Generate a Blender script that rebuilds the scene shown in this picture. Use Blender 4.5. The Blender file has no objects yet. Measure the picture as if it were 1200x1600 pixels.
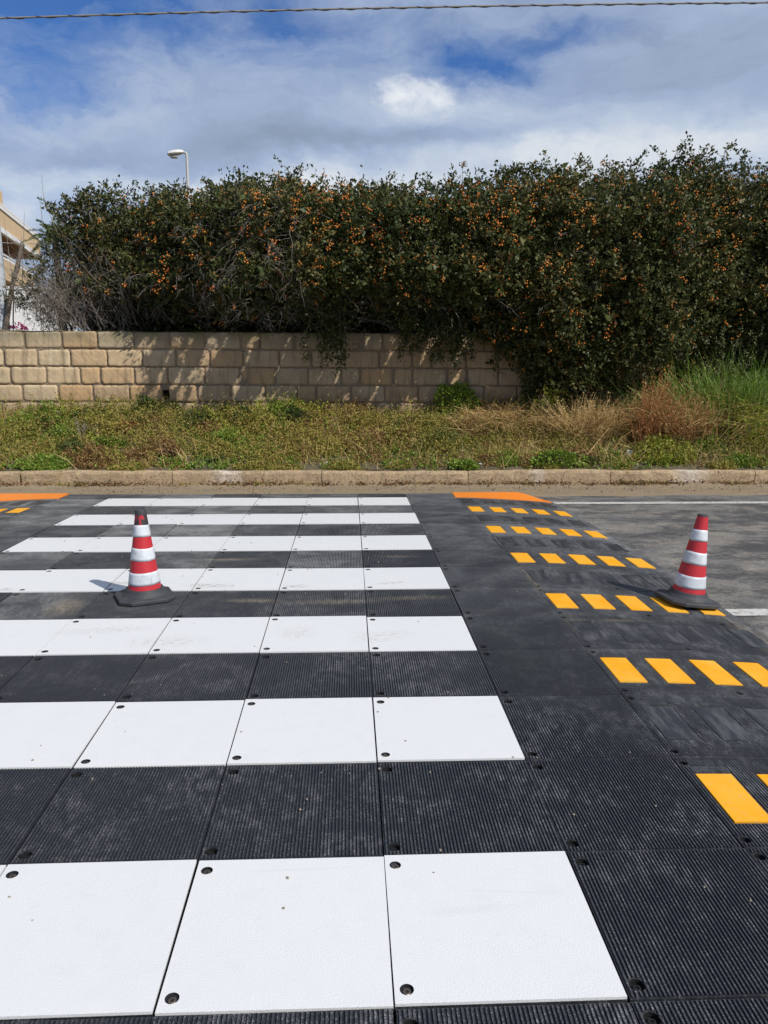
import bpy, bmesh, math, random
import numpy as np
from mathutils import Vector, Matrix, Euler
rnd = random.Random(7); rng = np.random.default_rng(11)
S = bpy.context.scene; COL = S.collection
R = math.radians

# ------------------------------------------------------------------ camera (solved from the panel grid)
F, CAM_E, CAM_L = 1234.36, Euler((1.38625, -0.00434, -0.04424), 'XYZ'), Vector((-0.0908, -1.4325, 1.2837))
cd = bpy.data.cameras.new('camera'); cam = bpy.data.objects.new('camera', cd); COL.objects.link(cam)
cam.location, cam.rotation_euler = CAM_L, CAM_E
cd.sensor_fit = 'VERTICAL'; cd.sensor_height = 24.0; cd.lens = 24.0 * F / 1600; cd.clip_end = 4000; cd.clip_start = .02
S.camera = cam
CM = CAM_E.to_matrix()
def ray(px, py): return CM @ Vector(((px - 600) / F, -(py - 800) / F, -1))
def at(px, py, Y):                       # measured position in the photo -> point of the place at depth Y
    d = ray(px, py); return CAM_L + d * ((Y - CAM_L.y) / d.y)

# ------------------------------------------------------------------ object helpers
def mesh_np(name, V, Fc, mats, parent=None, smooth=False, mi=None, link=True):
    V = np.asarray(V, np.float32); me = bpy.data.meshes.new(name)
    if isinstance(Fc, np.ndarray): Fc = [Fc]
    flat = np.concatenate([f.ravel() for f in Fc]).astype(np.int32)
    tot = np.concatenate([np.full(len(f), f.shape[1]) for f in Fc]).astype(np.int32)
    st = np.concatenate([[0], np.cumsum(tot)[:-1]]).astype(np.int32)
    me.vertices.add(len(V)); me.vertices.foreach_set('co', V.ravel())
    me.loops.add(len(flat)); me.loops.foreach_set('vertex_index', flat)
    me.polygons.add(len(tot)); me.polygons.foreach_set('loop_start', st)
    if smooth: me.polygons.foreach_set('use_smooth', np.ones(len(tot), bool))
    if mi is not None: me.polygons.foreach_set('material_index', np.asarray(mi, np.int32))
    me.update(calc_edges=True); me.validate()
    for m in (mats if isinstance(mats, (list, tuple)) else [mats]): me.materials.append(m)
    if not link: return me
    o = bpy.data.objects.new(name, me); COL.objects.link(o)
    if parent: o.parent = parent
    return o
class MB:
    def __init__(s): s.v = []; s.f = []; s.m = []
    def poly(s, pts, m=0):
        n = len(s.v); s.v += [tuple(p) for p in pts]; s.f.append(tuple(range(n, n + len(pts)))); s.m.append(m)
    def box(s, a, b, m=0, M=None):
        x0, y0, z0 = a; x1, y1, z1 = b; n = len(s.v)
        c = [(x0,y0,z0),(x1,y0,z0),(x1,y1,z0),(x0,y1,z0),(x0,y0,z1),(x1,y0,z1),(x1,y1,z1),(x0,y1,z1)]
        if M is not None: c = [tuple(M @ Vector(q)) for q in c]
        s.v += c
        for f in ((3,2,1,0),(4,5,6,7),(0,1,5,4),(1,2,6,5),(2,3,7,6),(3,0,4,7)): s.f.append(tuple(n+i for i in f)); s.m.append(m)
    def lathe(s, prof, n=24, m=0, c=(0,0,0), cap=True):
        b = len(s.v)
        for r, z in prof:
            for i in range(n):
                a = 2*math.pi*i/n; s.v.append((c[0]+r*math.cos(a), c[1]+r*math.sin(a), c[2]+z))
        for j in range(len(prof)-1):
            for i in range(n):
                k = (i+1) % n; s.f.append((b+j*n+i, b+j*n+k, b+(j+1)*n+k, b+(j+1)*n+i)); s.m.append(m)
        if cap:
            s.f.append(tuple(b+(len(prof)-1)*n+i for i in range(n))); s.m.append(m)
            s.f.append(tuple(b+n-1-i for i in range(n))); s.m.append(m)
    def tube(s, pts, r, n=8, m=0):
        V, Fq = tubes([np.array(pts, float)], [np.broadcast_to(np.asarray(r, float), (len(pts),))], n)
        b = len(s.v); s.v += [tuple(q) for q in V]
        for q in Fq: s.f.append(tuple(int(b+i) for i in q)); s.m.append(m)
    def mesh(s, name, mats, smooth=False):
        me = bpy.data.meshes.new(name); me.from_pydata(s.v, [], s.f)
        me.polygons.foreach_set('material_index', s.m)
        if smooth: me.polygons.foreach_set('use_smooth', [True]*len(s.f))
        me.validate(); me.update()
        for q in (mats if isinstance(mats, (list, tuple)) else [mats]): me.materials.append(q)
        return me
    def build(s, name, mats, parent=None, smooth=False): return link(name, s.mesh(name, mats, smooth), parent)
def link(name, me, parent=None):
    o = bpy.data.objects.new(name, me); COL.objects.link(o)
    if parent: o.parent = parent
    return o
def bevel(o, w=.004, seg=2):
    m = o.modifiers.new('bevel', 'BEVEL'); m.width = w; m.segments = seg; m.limit_method = 'ANGLE'; m.angle_limit = R(35)
def thing(name, label, cat, loc=(0,0,0), rot=(0,0,0), group=None):
    o = bpy.data.objects.new(name, None); COL.objects.link(o); o.location = loc; o.rotation_euler = rot
    o.empty_display_size = .1
    return tag(o, label, cat, group)
def tag(o, label, cat, group=None):
    o['label'] = label; o['category'] = cat
    if group: o['group'] = group
    return o
def struct(o): o['kind'] = 'structure'; return o
def stuff(o, label=None, cat=None):
    o['kind'] = 'stuff'
    if label: o['label'] = label
    if cat: o['category'] = cat
    return o
def tubes(paths, radii, n=4):
    Vs, Fs, off = [], [], 0
    ang = np.arange(n) * 2*np.pi/n; ca, sa = np.cos(ang), np.sin(ang)
    for P, r in zip(paths, radii):
        P = np.asarray(P, float); k = len(P)
        T = np.gradient(P, axis=0); T /= np.linalg.norm(T, axis=1)[:, None] + 1e-9
        ref = np.array([0, 0, 1.]) if abs(T[0, 2]) < .9 else np.array([1., 0, 0])
        U = np.cross(T, ref); U /= np.linalg.norm(U, axis=1)[:, None] + 1e-9; W = np.cross(T, U)
        r = np.broadcast_to(np.asarray(r, float), (k,))
        V = P[:, None] + r[:, None, None]*(U[:, None]*ca[None, :, None] + W[:, None]*sa[None, :, None])
        Vs.append(V.reshape(-1, 3))
        i = np.arange(k-1)[:, None]*n; j = np.arange(n)[None]; jn = (j+1) % n
        Fs.append(np.stack([i+j, i+jn, i+n+jn, i+n+j], -1).reshape(-1, 4) + off); off += k*n
    return np.concatenate(Vs), np.concatenate(Fs)
def unit(a): return a / (np.linalg.norm(a, axis=-1, keepdims=True) + 1e-9)
def leaves(P, D, L, Wd, N=None):
    """rhombic leaves, slightly folded: P base, D direction, L length, Wd half width -> verts, quads"""
    n = len(P)
    if N is None: N = rng.normal(size=(n, 3))
    Sd = unit(np.cross(D, N)); N = unit(np.cross(Sd, D)); L = np.asarray(L)[:, None]; Wd = np.asarray(Wd)[:, None]
    mid = P + D*L*.52
    V = np.stack([P, mid + Sd*Wd + N*Wd*.25, P + D*L - N*L*.12, mid - Sd*Wd + N*Wd*.25], 1).reshape(-1, 3)
    return V, np.arange(n*4).reshape(-1, 4)
def blades(P, D, L, w, bend):
    """grass blades: three-segment tapering strips bending over"""
    n = len(P); L = np.asarray(L)[:, None]; w = np.asarray(w)[:, None]
    Hd = rng.normal(size=(n, 3)); Hd[:, 2] = 0; Hd = unit(Hd); Sd = unit(np.cross(D, Hd)); bend = np.asarray(bend)[:, None]
    rows = []
    for t in (0, .4, .75, 1):
        c = P + D*L*t + Hd*L*bend*t*t - np.array([0, 0, 1.])*L*bend*.45*t**3
        ww = w*(1 - t**1.5*.92); rows += [c - Sd*ww, c + Sd*ww]
    V = np.stack(rows, 1).reshape(-1, 3); b = np.arange(n)[:, None]*8
    Q = np.concatenate([b + np.array([[0, 1, 3, 2]]), b + np.array([[2, 3, 5, 4]]), b + np.array([[4, 5, 7, 6]])])
    return V, Q
def sn(x, y, s=1., k=0):                # cheap smooth noise, about -1..1
    x = np.asarray(x, float)*s; y = np.asarray(y, float)*s
    return (np.sin(x*1.7 + 1.3*k + np.sin(y*1.1 + k)) + np.sin(y*2.3 + 2.1*k + 1.4*np.sin(x*.9 - k)) + np.sin((x+y)*3.1 + k*.7) * .6 + np.sin((x-y*.7)*5.3 - k)*.4) / 3.0
def smooth(a, lo, hi): t = np.clip((np.asarray(a, float)-lo)/(hi-lo), 0, 1); return t*t*(3-2*t)

# ------------------------------------------------------------------ materials
class NT:
    def __init__(s, name, rough=.7, spec=.3):
        s.m = bpy.data.materials.new(name); s.m.use_nodes = True; s.t = s.m.node_tree; s.n = s.t.nodes
        s.b = s.n['Principled BSDF']; s.b.inputs['Roughness'].default_value = rough; s.b.inputs['Specular IOR Level'].default_value = spec
    def new(s, t, **k):
        o = s.n.new(t)
        for a, v in k.items(): setattr(o, a, v)
        return o
    def to(s, a, b): s.t.links.new(a, b); return b
    def setin(s, node, i, v):
        if isinstance(v, bpy.types.NodeSocket): s.to(v, node.inputs[i])
        else:
            if isinstance(v, (tuple, list)) and len(v) == 3 and node.inputs[i].type == 'RGBA': v = (*v, 1)
            node.inputs[i].default_value = v
    def pos(s): return s.new('ShaderNodeNewGeometry').outputs['Position']
    def obj(s): return s.new('ShaderNodeTexCoord').outputs['Object']
    def island(s): return s.new('ShaderNodeNewGeometry').outputs['Random Per Island']
    def scale(s, v, sc, loc=(0,0,0), rot=(0,0,0)):
        m = s.new('ShaderNodeMapping'); s.to(v, m.inputs[0]); m.inputs['Scale'].default_value = sc; m.inputs['Location'].default_value = loc; m.inputs['Rotation'].default_value = rot
        return m.outputs[0]
    def noise(s, v, sc, det=4, ro=.6, dist=0):
        o = s.new('ShaderNodeTexNoise'); s.to(v, o.inputs['Vector'])
        for k, q in (('Scale', sc), ('Detail', det), ('Roughness', ro), ('Distortion', dist)): o.inputs[k].default_value = q
        return o.outputs['Fac']
    def ramp(s, f, stops, interp='LINEAR'):
        o = s.new('ShaderNodeValToRGB'); s.to(f, o.inputs[0]); e = o.color_ramp.elements; o.color_ramp.interpolation = interp
        while len(e) < len(stops): e.new(.5)
        for q, (p, c) in zip(e, stops):
            q.position = p; q.color = (c, c, c, 1) if isinstance(c, (int, float)) else (*c, 1)
        return o.outputs[0]
    def mix(s, f, a, b, mode='MIX'):
        o = s.new('ShaderNodeMix', data_type='RGBA', blend_type=mode)
        s.setin(o, 0, f); s.setin(o, 6, a); s.setin(o, 7, b); return o.outputs[2]
    def math(s, op, a, b=0., c=None, clamp=False):
        o = s.new('ShaderNodeMath', operation=op, use_clamp=clamp); s.setin(o, 0, a); s.setin(o, 1, b)
        if c is not None: s.setin(o, 2, c)
        return o.outputs[0]
    def xyz(s, v):
        o = s.new('ShaderNodeSeparateXYZ'); s.to(v, o.inputs[0]); return o.outputs
    def col(s, c): s.setin(s.b, 'Base Color', c); return s
    def rough(s, c): s.setin(s.b, 'Roughness', c); return s
    def bump(s, h, st=.3, d=.01):
        o = s.new('ShaderNodeBump'); s.to(h, o.inputs['Height']); o.inputs['Strength'].default_value = st; o.inputs['Distance'].default_value = d
        s.to(o.outputs[0], s.b.inputs['Normal']); return s
    def spots(s, v, lst):                # soft elliptical marks at given places: (x, y, rx, ry, angle)
        acc = None
        for (x, y, rx, ry, a) in lst:
            q = s.new('ShaderNodeMapping', vector_type='TEXTURE'); s.to(v, q.inputs[0])
            q.inputs['Location'].default_value = (x, y, 0); q.inputs['Rotation'].default_value = (0, 0, a); q.inputs['Scale'].default_value = (rx, ry, 1e3)
            l = s.new('ShaderNodeVectorMath', operation='LENGTH'); s.to(q.outputs[0], l.inputs[0])
            g = s.math('SUBTRACT', 1., l.outputs['Value'], clamp=True)
            acc = g if acc is None else s.math('MAXIMUM', acc, g)
        return acc
def plain(name, c, rough=.7, spec=.3, var=.25, sc=6., metal=0.):
    t = NT(name, rough, spec); p = t.obj(); n = t.noise(p, sc, 5)
    t.col(t.mix(n, tuple(q*(1-var) for q in c), tuple(q*(1+var) for q in c))); t.bump(n, .15, .01); t.b.inputs['Metallic'].default_value = metal
    return t.m
def leafmat(name, stops, rough=.5, spec=.35, trans=.0):
    t = NT(name, rough, spec); p = t.pos(); i = t.island(); n = t.noise(p, 1.1, 3)
    f = t.math('ADD', t.math('MULTIPLY', i, .75), t.math('MULTIPLY', t.math('SUBTRACT', n, .35), .7), clamp=True)
    c = t.ramp(f, stops); t.col(c)
    if trans:
        tr = t.new('ShaderNodeBsdfTranslucent'); t.to(c, tr.inputs[0]); mx = t.new('ShaderNodeMixShader'); mx.inputs[0].default_value = trans
        t.to(t.b.outputs[0], mx.inputs[1]); t.to(tr.outputs[0], mx.inputs[2]); t.to(mx.outputs[0], t.n['Material Output'].inputs[0])
    return t.m

# black rubber, dusty; rib tops are worn paler than the grooves
def rubber(nm_, base_, gain_):
    t = NT(nm_, .62, .35); p = t.pos()
    d1 = t.noise(t.scale(p, (1, 1.2, 1)), 3.1, 10, .74, .4); d2 = t.noise(t.scale(p, (1, .35, 1)), 42, 4, .7); d3 = t.noise(p, 260, 2, .6)
    patch = t.ramp(d1, [(.47, 0.), (.70, 1.)]); grain = t.ramp(d2, [(.40, 0.), (.68, 1.)]); fine = t.ramp(d3, [(.52, 0.), (.66, 1.)])
    yv = t.xyz(p)[1]; far = t.math('MULTIPLY', t.math('SUBTRACT', yv, 1.2), .26, clamp=True)
    m = t.math('MULTIPLY', t.math('MULTIPLY', patch, t.math('MULTIPLY', grain, t.math('ADD', .40, fine))), .72)
    m = t.math('ADD', m, t.math('MULTIPLY', t.math('MULTIPLY', fine, t.math('ADD', .25, grain)), .30))
    m = t.math('ADD', m, t.math('MULTIPLY', far, t.math('ADD', .20, t.math('MULTIPLY', t.ramp(d1, [(.40, 0.), (.66, 1.)]), .40))))
    soil = t.spots(p, [(-.16, 2.77, .34, .06, .05), (.28, 2.83, .30, .05, .06), (-.62, 2.80, .22, .05, -.03), (-1.62, 2.72, .12, .2, .1), (1.05, 2.35, .06, .2, 0), (1.02, 3.2, .04, .5, 0), (1.95, 2.2, .10, .5, .05), (1.3, 2.42, .3, .03, .1), (-.9, 3.75, .3, .04, .05), (.25, 3.8, .2, .03, -.1)])
    sm = t.math('MULTIPLY', t.ramp(soil, [(0., 0.), (.8, 1.)]), t.ramp(d2, [(.3, .15), (.65, 1.)]))
    rz_ = t.math('MULTIPLY', t.math('SUBTRACT', t.xyz(p)[0], .95), 6., clamp=True); oi_ = t.new('ShaderNodeObjectInfo').outputs['Random']; m = t.math('MULTIPLY', m, t.math('MULTIPLY', gain_, t.math('MULTIPLY_ADD', oi_, 1.3, .4))); m = t.math('ADD', m, t.math('MULTIPLY', rz_, t.math('ADD', .045, t.math('MULTIPLY', t.ramp(t.noise(p, 5.5, 9, .75), [(.44, 0.), (.60, 1.)]), t.math('MULTIPLY', t.math('ADD', fine, grain), .36)))))
    c = t.mix(t.math('MINIMUM', m, .8), base_, (.30, .30, .295)); c = t.mix(t.math('MULTIPLY', sm, .6), c, (.30, .25, .18)); t.col(c)
    t.bump(t.noise(p, 130, 3), .12, .004); return t.m
RUB = rubber('black rubber', (.0115, .0133, .0170), .6); RIBT = rubber('worn rib rubber', (.0250, .0290, .0360), 1.25)  # blue tint in both base colours stands in for reflected sky
# smooth worn rubber pads
t = NT('worn rubber', .5, .4); p = t.pos(); n = t.noise(t.scale(p, (3, .6, 1)), 9, 6, .7); t.col(t.mix(t.ramp(n, [(.45, 0.), (.8, 1.)]), (.024, .026, .030), (.14, .14, .138))); t.bump(n, .1, .003); PAD = t.m
# white panel coating
t = NT('white coating', .55, .4); p = t.pos()
g = t.noise(p, 340, 2, .5); big = t.noise(p, 1.4, 5, .6); sp = t.noise(t.scale(p, (1, 2.0, 1)), 34, 5, .75); yv = t.xyz(p)[1]
farw = t.math('MULTIPLY', t.math('SUBTRACT', yv, 1.2), .6, clamp=True)
speck = t.math('MULTIPLY', t.math('MULTIPLY', t.ramp(sp, [(.58, 0.), (.72, 1.)]), t.ramp(big, [(.42, 0.), (.62, 1.)])), t.math('MULTIPLY', farw, .62))
st = t.spots(p, [(.16, 3.13, .13, .03, .25), (-.40, 3.08, .10, .05, 0), (-.90, 3.10, .20, .06, -.1), (-1.45, 3.16, .10, .07, 0), (-2.1, 3.06, .12, .05, 0), (.06, 2.2, .2, .1, .3), (-.95, 2.15, .25, .1, .1), (-1.3, 2.32, .3, .06, .1), (-.35, 2.25, .12, .12, 0)])
stm = t.math('MULTIPLY', t.ramp(st, [(.02, 0.), (.7, 1.)]), t.ramp(sp, [(.47, 0.), (.58, 1.)]))
c = t.mix(t.math('MULTIPLY', big, .5), (.645, .648, .635), (.585, .59, .58)); mo = t.noise(p, 14, 6, .7); c = t.mix(t.math('MULTIPLY', t.ramp(mo, [(.48, 0.), (.72, 1.)]), .32), c, (.56, .57, .57)); c = t.mix(t.math('MULTIPLY', t.ramp(t.noise(p, 420, 2), [(.6, 0.), (.7, 1.)]), .25), c, (.50, .51, .52)); c = t.mix(speck, c, (.36, .32, .27)); c = t.mix(t.math('MULTIPLY', stm, t.math('MULTIPLY_ADD', t.math('GREATER_THAN', yv, 2.6), .45, .30)), c, (.27, .21, .15)); 
scr = t.spots(p, [(.33, .34, .16, .006, -.07), (-.22, .45, .2, .007, .03), (.2, .28, .14, .02, .1)]); c = t.mix(t.math('MULTIPLY', t.ramp(scr, [(0., 0.), (.6, 1.)]), .16), c, (.45, .46, .47))
t.col(c); t.bump(g, .38, .003); WHT = t.m
# reflective yellow, orange paint
t = NT('yellow film', .55, .2); p = t.pos(); n = t.noise(p, 6, 5); n2 = t.noise(p, 55, 4, .7)
c = t.mix(t.ramp(n, [(.35, 0.), (.68, 1.)]), (.82, .325, .002), (.74, .40, .04)); t.col(t.mix(t.ramp(n2, [(.55, 0.), (.74, .55)]), c, (.5, .36, .18))); t.bump(t.noise(p, 300, 2), .1, .002); YEL = t.m
t = NT('orange paint', .5, .4); p = t.pos(); n = t.noise(t.scale(p, (1, 3, 1)), 14, 6, .7); t.col(t.mix(t.ramp(n, [(.46, 0.), (.7, .75)]), (.78, .20, .008), (.50, .27, .12))); t.bump(n, .1, .004); ORG = t.m
STEEL = plain('dull bolt steel', (.20, .16, .12), .45, .5, .5, 60, .8)
DARK = plain('blackened bolt', (.012, .012, .013), .6, .3, .3, 60)
# asphalt with pale dust streaks
t = NT('asphalt', .85, .25); p = t.pos(); g = t.noise(p, 150, 3, .7); st = t.noise(t.scale(p, (.9, 1.15, 1)), 2.1, 12, .80); st2 = t.noise(t.scale(p, (.8, 1.2, 1), (3, 7, 0)), 1.7, 12, .80)
c = t.mix(g, (.075, .074, .074), (.19, .185, .178)); c = t.mix(t.ramp(st, [(.42, 0.), (.64, .85)]), c, (.33, .285, .225)); c = t.mix(t.ramp(st2, [(.47, 0.), (.57, .85)]), c, (.038, .038, .040))
gg = t.noise(p, 46, 7, .8); c = t.mix(t.ramp(gg, [(.46, 0.), (.64, .75)]), c, (.065, .064, .064)); c = t.mix(t.ramp(t.noise(p, 210, 3, .7), [(.58, 0.), (.70, .6)]), c, (.40, .37, .33)); t.col(c); t.bump(g, .5, .006); ASPH = t.m
t = NT('road paint', .7, .3); p = t.pos(); n = t.noise(p, 28, 6, .75); t.col(t.mix(t.ramp(n, [(.46, 0.), (.66, .9)]), (.52, .505, .47), (.16, .15, .13))); t.bump(n, .15, .004); LINE = t.m
t = NT('gutter dirt', .95, .15); p = t.pos(); n = t.noise(p, 16, 8, .7); n2 = t.noise(t.scale(p, (.7, 2, 1)), 3, 6, .65); t.col(t.mix(n2, t.mix(n, (.13, .10, .064), (.26, .20, .13)), t.mix(n, (.21, .16, .10), (.38, .30, .20)))); t.bump(n, .7, .02); DIRT = t.m
t = NT('verge soil', .95, .1); p = t.pos(); n = t.noise(p, 12, 8, .75); n2 = t.noise(p, 2.2, 5); t.col(t.mix(n, t.mix(n2, (.055, .042, .026), (.06, .065, .025)), (.19, .15, .105))); t.bump(n, .8, .03); SOIL = t.m
t = NT('kerb concrete', .9, .2); p = t.pos(); n = t.noise(p, 26, 7, .72); n2 = t.noise(p, 2.6, 6, .65); n3 = t.noise(p, 90, 3, .6)
c = t.mix(n2, (.31, .215, .12), (.50, .375, .235)); c = t.mix(t.ramp(n, [(.45, 0.), (.7, .75)]), c, (.16, .125, .085)); c = t.mix(t.ramp(n3, [(.6, 0.), (.7, .6)]), c, (.55, .49, .40))
wp = t.math('MULTIPLY', t.spots(p, [(4.1, 8.05, .28, .3, 0), (-1.55, 8.05, .22, .3, 0), (2.2, 8.1, .15, .2, 0)]), t.ramp(n, [(.35, 1.), (.6, .3)])); c = t.mix(t.math('MULTIPLY', wp, .9, clamp=True), c, (.66, .62, .56)); t.col(c); t.bump(n, .9, .02); KERB = t.m
# limestone blocks
t = NT('limestone block', .92, .15); p = t.pos(); i = t.island(); n = t.noise(p, 9, 8, .7); w = t.new('ShaderNodeTexWave', wave_type='BANDS', bands_direction='DIAGONAL')
ro = t.scale(p, (1, 1, 1)); off = t.new('ShaderNodeVectorMath', operation='ADD'); t.to(ro, off.inputs[0]); cb = t.new('ShaderNodeCombineXYZ'); t.to(t.math('MULTIPLY', i, 37.), cb.inputs[0]); t.to(cb.outputs[0], off.inputs[1]); t.to(off.outputs[0], w.inputs[0])
w.inputs['Scale'].default_value = 7.; w.inputs['Distortion'].default_value = 5.; w.inputs['Detail'].default_value = 3; w.inputs['Detail Scale'].default_value = 1.2
c = t.ramp(i, [(0., (.50, .38, .235)), (.35, (.55, .435, .28)), (.6, (.49, .345, .195)), (.8, (.52, .33, .16)), (1., (.48, .395, .27))])
c = t.mix(t.math('MULTIPLY', t.ramp(w.outputs['Fac'], [(.3, 0.), (.9, 1.)]), t.ramp(i, [(.5, .08), (.75, .38)])), c, (.40, .25, .12))
pz = t.xyz(p); n2 = t.noise(p, 2.0, 6, .7); c = t.mix(t.ramp(n, [(.5, 0.), (.78, .7)]), c, (.30, .235, .16))
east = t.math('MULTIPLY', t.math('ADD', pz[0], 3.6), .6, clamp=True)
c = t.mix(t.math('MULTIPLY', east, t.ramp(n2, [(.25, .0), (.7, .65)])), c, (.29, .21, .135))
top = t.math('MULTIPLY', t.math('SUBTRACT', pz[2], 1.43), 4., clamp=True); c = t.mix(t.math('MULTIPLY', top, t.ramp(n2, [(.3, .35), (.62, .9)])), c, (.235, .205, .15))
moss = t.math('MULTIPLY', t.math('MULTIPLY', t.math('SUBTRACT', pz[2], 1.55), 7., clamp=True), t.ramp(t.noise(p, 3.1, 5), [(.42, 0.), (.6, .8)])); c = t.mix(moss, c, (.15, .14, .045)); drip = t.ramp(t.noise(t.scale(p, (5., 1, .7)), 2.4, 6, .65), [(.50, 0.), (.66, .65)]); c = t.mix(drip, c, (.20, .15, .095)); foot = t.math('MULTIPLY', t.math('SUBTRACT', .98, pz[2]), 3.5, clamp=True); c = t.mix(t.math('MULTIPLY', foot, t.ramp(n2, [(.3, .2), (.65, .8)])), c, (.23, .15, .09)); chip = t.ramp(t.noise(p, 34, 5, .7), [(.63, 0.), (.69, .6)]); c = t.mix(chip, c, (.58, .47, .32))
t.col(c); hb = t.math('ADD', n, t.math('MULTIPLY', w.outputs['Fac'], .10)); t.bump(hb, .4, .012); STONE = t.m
t = NT('old mortar', .95, .1); p = t.pos(); n = t.noise(p, 20, 7, .7); t.col(t.mix(n, (.15, .112, .075), (.31, .24, .165))); t.bump(n, .8, .02); MORT = t.m
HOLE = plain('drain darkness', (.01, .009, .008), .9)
# plants
HEDGE = leafmat('hedge leaf', [(0., (.022, .036, .010)), (.35, (.047, .066, .018)), (.62, (.092, .100, .028)), (.82, (.140, .120, .038)), (1., (.180, .118, .050))], .55, .3, .18)
BERRY = leafmat('orange berry', [(0., (.42, .075, .012)), (.5, (.54, .18, .018)), (1., (.58, .29, .045))], .4, .4)
TWIG = plain('grey twig', (.23, .20, .17), .85, .15, .5, 14)
BRANCH = plain('brown branch', (.085, .065, .048), .9, .1, .4, 9)
WEED = leafmat('verge weed', [(0., (.12, .15, .026)), (.33, (.25, .25, .048)), (.58, (.37, .32, .080)), (.80, (.42, .28, .095)), (1., (.34, .165, .072))], .6, .25, .3)
REDW = leafmat('reddish weed', [(0.0, (0.135, 0.0743, 0.0297)), (0.5, (0.27, 0.162, 0.0607)), (1.0, (0.405, 0.297, 0.1215))], .7, .2, .2)
GREEN = leafmat('green leaf', [(0.0, (0.078, 0.143, 0.0156)), (0.5, (0.169, 0.26, 0.0325)), (1.0, (0.286, 0.351, 0.0585))], .5, .3, .25)
DKGREEN = leafmat('dark green leaf', [(0., (.035, .062, .012)), (.5, (.070, .105, .024)), (1., (.11, .14, .04))], .55, .3, .15)
YGREEN = leafmat('yellow green leaf', [(0.0, (0.132, 0.18, 0.024)), (0.5, (0.264, 0.3, 0.036)), (1.0, (0.432, 0.396, 0.06))], .55, .25, .25)
GRASS = leafmat('grass blade', [(0., (.09, .19, .022)), (.55, (.19, .31, .045)), (1., (.38, .41, .12))], .5, .3, .3)
STRAW = leafmat('dry straw', [(0., (.40, .26, .10)), (.5, (.62, .44, .19)), (1., (.80, .62, .34))], .75, .2, .3)
RUST = leafmat('rust dry stem', [(0.0, (0.18, 0.075, 0.03)), (0.5, (0.36, 0.1575, 0.06)), (1.0, (0.54, 0.285, 0.12))], .8, .15, .1)
DEAD = leafmat('dead leaf', [(0.0, (0.075, 0.0475, 0.0275)), (0.5, (0.175, 0.0938, 0.045)), (1.0, (0.375, 0.25, 0.1375))], .85, .1)
YFLOW = plain('yellow petal', (.75, .52, .02), .6)
PINK = leafmat('magenta petal', [(0., (.22, .02, .09)), (1., (.45, .06, .22))], .6, .2, .2)

# ------------------------------------------------------------------ road profile
K0 = 3.0
def crown(y): return -0.00404*(y-K0)**2              # camber of the road, measured in metres
def cslope(y): return -0.00808*(y-K0)
TH = .068                                            # height of the raised crossing
def road_z(y):
    yy = max(min(y, 7.7), -1.9); return crown(yy) - TH
YK, ZG = 8.0, road_z(7.7) - .004                     # kerb foot
YW = 9.62                                            # wall front face
def verge_z(x, y):
    t_ = np.clip((np.asarray(y, float) - YK - .14)/(YW - YK - .14), 0, 1)
    return ZG + .185 + .60*(.75*t_ + .25*t_*t_) + .035*sn(x, y, 2.3, 3)*np.minimum(1, t_*5) + .05*sn(x, y, .7, 9)*t_

# ground sheets
ys = list(np.linspace(-2.4, 7.75, 70)); xs = list(np.concatenate([[-160, -60, -25], np.linspace(-9, 9, 40), [25, 60, 160]]))
def sheet(name, xs, ys, zf, mat, sm=True):
    X, Y = np.meshgrid(xs, ys); Z = np.vectorize(zf)(X, Y); n = len(xs); V = np.stack([X, Y, Z], -1).reshape(-1, 3)
    i = np.arange(len(ys)-1)[:, None]*n; j = np.arange(n-1)[None]; Q = np.stack([i+j, i+j+1, i+n+j+1, i+n+j], -1).reshape(-1, 4)
    return struct(mesh_np(name, V, Q, mat, smooth=sm))
sheet('road', xs, ys, lambda x, y: road_z(y), ASPH)
def gut(x, y):
    e = 7.14 + .05*math.sin(x*1.9) + .03*math.sin(x*5.3+1)
    return road_z(y) + .006 - .03*max(0, (e-y))/.2 + (.008*float(sn(x, y, 6, 2)) + .028*float(smooth(y, 7.8, 8.0))*(.7+.5*float(sn(x, .4, 2.3, 8))))*(y > e)
sheet('gutter', np.linspace(-12, 12, 240), np.linspace(6.9, 8.06, 26), gut, DIRT)
sheet('ground', [-2000, -300, -80, -20, 0, 20, 80, 300, 2000], [-2000, -300, -60, -10, 3, 9, 15, 60, 300, 2500], lambda x, y: -.75, SOIL)
sheet('verge', np.linspace(-16, 16, 320), np.linspace(YK+.1, YW+.1, 36), lambda x, y: float(verge_z(x, y)), SOIL)
sheet('field', [-400, -100, -40, -16, -8, 0, 8, 16, 40, 100, 400], [YW+.2, 11, 14, 20, 40, 80, 200, 700], lambda x, y: 1.25 - .012*max(0, min(y-14, 60)), SOIL)
def strip(name, y0, y1, x0, x1):
    b = MB(); n = 40; xx = np.linspace(x0, x1, n)
    for a, c in zip(xx[:-1], xx[1:]): b.poly([(a, y0, road_z(y0)+.004), (c, y0, road_z(y0)+.004), (c, y1, road_z(y1)+.004), (a, y1, road_z(y1)+.004)])
    return struct(b.build(name, LINE))
for x0, x1 in ((2.02, 60), (-60, -4.05)):
    strip('edge_line', 6.44, 6.58, x0, x1); strip('centre_line', 2.64, 2.76, x0, x1)

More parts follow.
